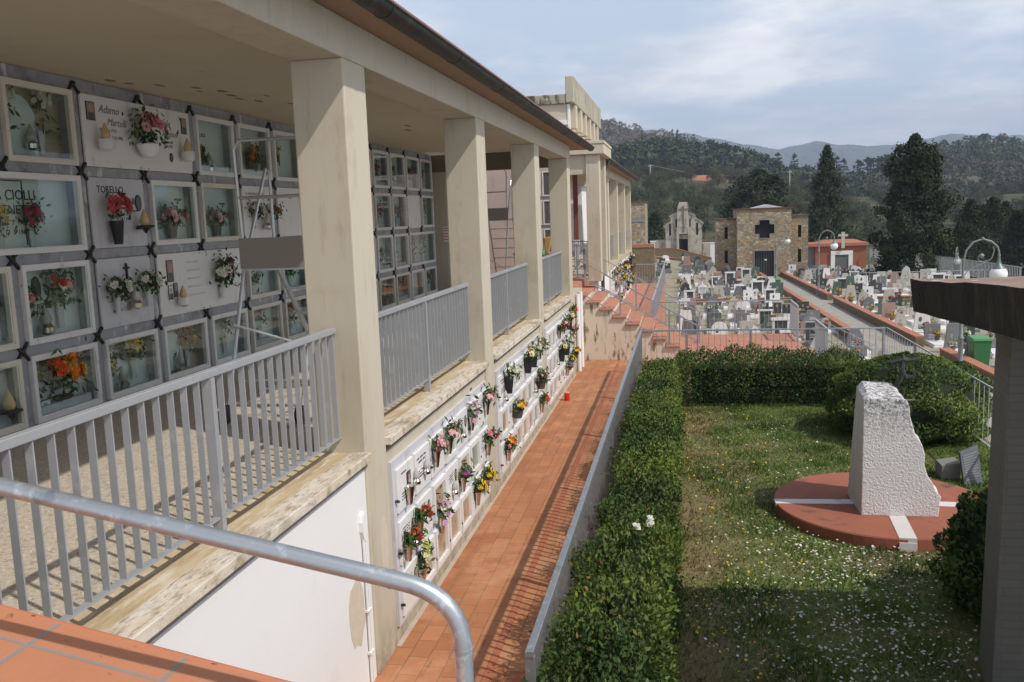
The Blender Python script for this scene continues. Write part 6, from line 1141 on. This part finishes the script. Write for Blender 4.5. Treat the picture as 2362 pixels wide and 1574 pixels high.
for q in range(30):
    r=random.Random(300+q)
    if q<22: u=1545+q*7+r.uniform(-3,3); v=np.interp(u,[1375,1440,1500,1560,1620,1700],[274,290,302,314,332,356]); s=r.uniform(.9,1.5); x,y,z=at(u,v+9,895)
    else: u=r.uniform(1385,1560); x,y,z=at(u,np.interp(u,[1375,1560],[285,318])+r.uniform(10,45),800); s=r.uniform(1.0,1.5)
    put(SCY[q%2],(x,y,z-2),'tiny dark cypress on the brown left hill','tree','cypresses on the brown left hill',None,(s*1.3,s*1.3,s))
_,ID=ridge('right_wood_hill',[(90,690,4),(130,698,18),(150,702,28),(168.4,705.7,33),(177.7,708,35.5),(193,711.5,40.5),(211.6,715,42),(227,718,42),(243,720,36),(270,724,34),(330,730,40),(420,740,30)],-14,330,HG,amp=1.2,seed=6)
wood('right_hill_wood',ID,-14,330,2000,6,9,[FD[1],FD[0],FD[2],FD[0]],'dark mixed wood covering the hill at the right',7,44,.9)
for q,(u,v,vb) in enumerate(((1795,352,388),(1832,355,388),(1930,360,400),(1947,366,402),(1978,368,410),(1985,372,412),(2002,362,418),(2008,366,418),(2016,364,420),(2026,362,420),(2034,360,424),(2042,358,424),(2050,356,424),(2058,354,424))):
    x,y,zt_=at(u,v,520); zb=at(u,vb,520)[2]-3; s=(zt_-zb)/8.5; put(SCY[q%2],(x,y,zb),'far dark cypress standing on the ridge in mid distance' if q>1 else ['left one of two lone rounded cypresses on the far ridge','right one of two lone rounded cypresses on the far ridge'][q],'tree','cypresses on the middle ridge',None,(s*(1.5 if q>1 else 1.9),s*1.5,s))
_,IM=ridge('middle_ridge',[(40,520,17),(58,522,18.5),(75,525,17),(95,528,14),(115,532,13),(140,536,15),(175,545,12)],-8,160,HG,amp=.8,seed=16); wood('middle_wood',IM,-8,160,420,5,8,[FD[0],FD[1],FB[2],FD[2]],'mixed wood on the low middle ridge',17,54,.9)
EP=[(-900,3500,330),(-119,3619,316),(46,3648,293),(145,3664,269),(261,3682,243),(377,3702,222),(477,3724,243),(510,3731,249),(576,3742,236),(675,3760,226),(808,3785,221),(907,3806,234),(990,3825,254),(1073,3841,256),(1172,3859,245),(1272,3877,243),(1537,3925,220),(2100,4000,230)]
HF=mat('far_wooded_hill',(.075,.085,.065),.95,.4,.012,[((.10,.095,.055),.006,.5,.6,S1),((.03,.036,.026),.02,.5,.62,S1)])
_,IE=ridge('far_hill',EP,-20,1800,HF,rows=20,amp=2.2,back=400,seed=8,fine=16)
b=MB(); b.quad([(-3000,100,-30),(5000,100,-30),(5000,6000,-30),(-3000,6000,-30)]); struct(b.build('valley_floor',smat))
# lone meadow strip on the right hill foot and roadside wall
b=MB(); 
p=[at(2240,470,330),at(2400,455,330),at(2400,425,420),at(2330,452,420)]
hz=bpy.data.materials.new('haze_volume'); hz.use_nodes=True; t=hz.node_tree; t.nodes.clear(); pv=t.nodes.new('ShaderNodeVolumePrincipled'); pv.inputs['Color'].default_value=(.66,.79,1.0,1); pv.inputs['Density'].default_value=.00025; pv.inputs['Anisotropy'].default_value=.1; om=t.nodes.new('ShaderNodeOutputMaterial'); t.links.new(pv.outputs[0],om.inputs['Volume'])
b=MB(); b.box(-3100,5100,-60,6100,-32,420); hzo=b.build('haze',hz); hzo['kind']='stuff'
# ------------------------------------------------------------------ camera, light, sky
cam=bpy.data.cameras.new('camera'); co=bpy.data.objects.new('camera',cam); COL.objects.link(co); SC.camera=co
cam.sensor_width=36; cam.sensor_fit='HORIZONTAL'; cam.lens=36*2075.4/2362; cam.clip_end=20000; cam.clip_start=.05
yaw,pitch,roll=-.1905,-.1373,-.0374
cy,sy=math.cos(yaw),math.sin(yaw); fw=Vector((sy*math.cos(pitch),cy*math.cos(pitch),math.sin(pitch))); rr=Vector((cy,-sy,0)); uu=rr.cross(fw)
r2=rr*math.cos(roll)+uu*math.sin(roll); u2=uu*math.cos(roll)-rr*math.sin(roll)
mw=Matrix.Identity(4)
for i in range(3): mw[i][0]=r2[i]; mw[i][1]=u2[i]; mw[i][2]=-fw[i]
mw[2][3]=1.8; co.matrix_world=mw
SUN=Vector((1,-.50,1.295)).normalized(); elev=math.asin(SUN.z); az=math.atan2(SUN.x,SUN.y)
sl=bpy.data.lights.new('sun','SUN'); so=bpy.data.objects.new('sun',sl); COL.objects.link(so); sl.energy=3.5; sl.angle=R(.9); sl.color=(1,.94,.86)
so.rotation_euler=SUN.to_track_quat('Z','Y').to_euler()
w=bpy.data.worlds.new('World'); SC.world=w; w.use_nodes=True; nt=w.node_tree; bg=nt.nodes['Background']; bg.inputs[1].default_value=.128
sk=N(nt,'ShaderNodeTexSky',sky_type='NISHITA'); sk.sun_disc=False; sk.sun_elevation=elev; sk.sun_rotation=az; sk.altitude=300; sk.dust_density=2.0; sk.air_density=1.0
tc=N(nt,'ShaderNodeTexCoord'); sp=N(nt,'ShaderNodeSeparateXYZ'); nt.links.new(tc.outputs['Generated'],sp.inputs[0])
zz=N(nt,'ShaderNodeMath',operation='ADD'); nt.links.new(sp.outputs[2],zz.inputs[0]); zz.inputs[1].default_value=.16
cbn=N(nt,'ShaderNodeCombineXYZ')
for i in (0,1):
    d=N(nt,'ShaderNodeMath',operation='DIVIDE'); nt.links.new(sp.outputs[i],d.inputs[0]); nt.links.new(zz.outputs[0],d.inputs[1]); nt.links.new(d.outputs[0],cbn.inputs[i])
cbn.inputs[2].default_value=3.7
n1=noise(nt,cbn.outputs[0],1.0,10,.55); cov=ramp(nt,n1,.40,.53); n2=noise(nt,cbn.outputs[0],1.9,9,.6)
ccol=mixc(nt,ramp(nt,n2,.40,.62),(6.4,6.6,7.15),(9.3,9.3,9.4))
elv=N(nt,'ShaderNodeMapRange'); nt.links.new(sp.outputs[2],elv.inputs[0]); elv.inputs[1].default_value=.38; elv.inputs[2].default_value=.62; elv.inputs[3].default_value=.93; elv.inputs[4].default_value=.12
mr=N(nt,'ShaderNodeMath',operation='MULTIPLY'); nt.links.new(elv.outputs[0],mr.inputs[1]); nt.links.new(cov,mr.inputs[0])
elb=N(nt,'ShaderNodeMapRange'); nt.links.new(sp.outputs[2],elb.inputs[0]); elb.inputs[1].default_value=.36; elb.inputs[2].default_value=.70; elb.inputs[3].default_value=.78; elb.inputs[4].default_value=.08
skc=mixc(nt,elb.outputs[0],sk.outputs[0],(5.6,6.5,7.8)); fin=mixc(nt,mr.outputs[0],skc,ccol); nt.links.new(fin,bg.inputs[0])
SC.view_settings.view_transform='Standard'; SC.view_settings.look='None'; SC.view_settings.exposure=.02; SC.view_settings.gamma=1
SC.cycles.max_bounces=6; SC.cycles.diffuse_bounces=3; SC.cycles.glossy_bounces=2; SC.cycles.transparent_max_bounces=8; SC.cycles.caustics_reflective=False; SC.cycles.caustics_refractive=False
SC.cycles.use_denoising=True
try: SC.cycles.denoiser='OPENIMAGEDENOISE'
except Exception: pass
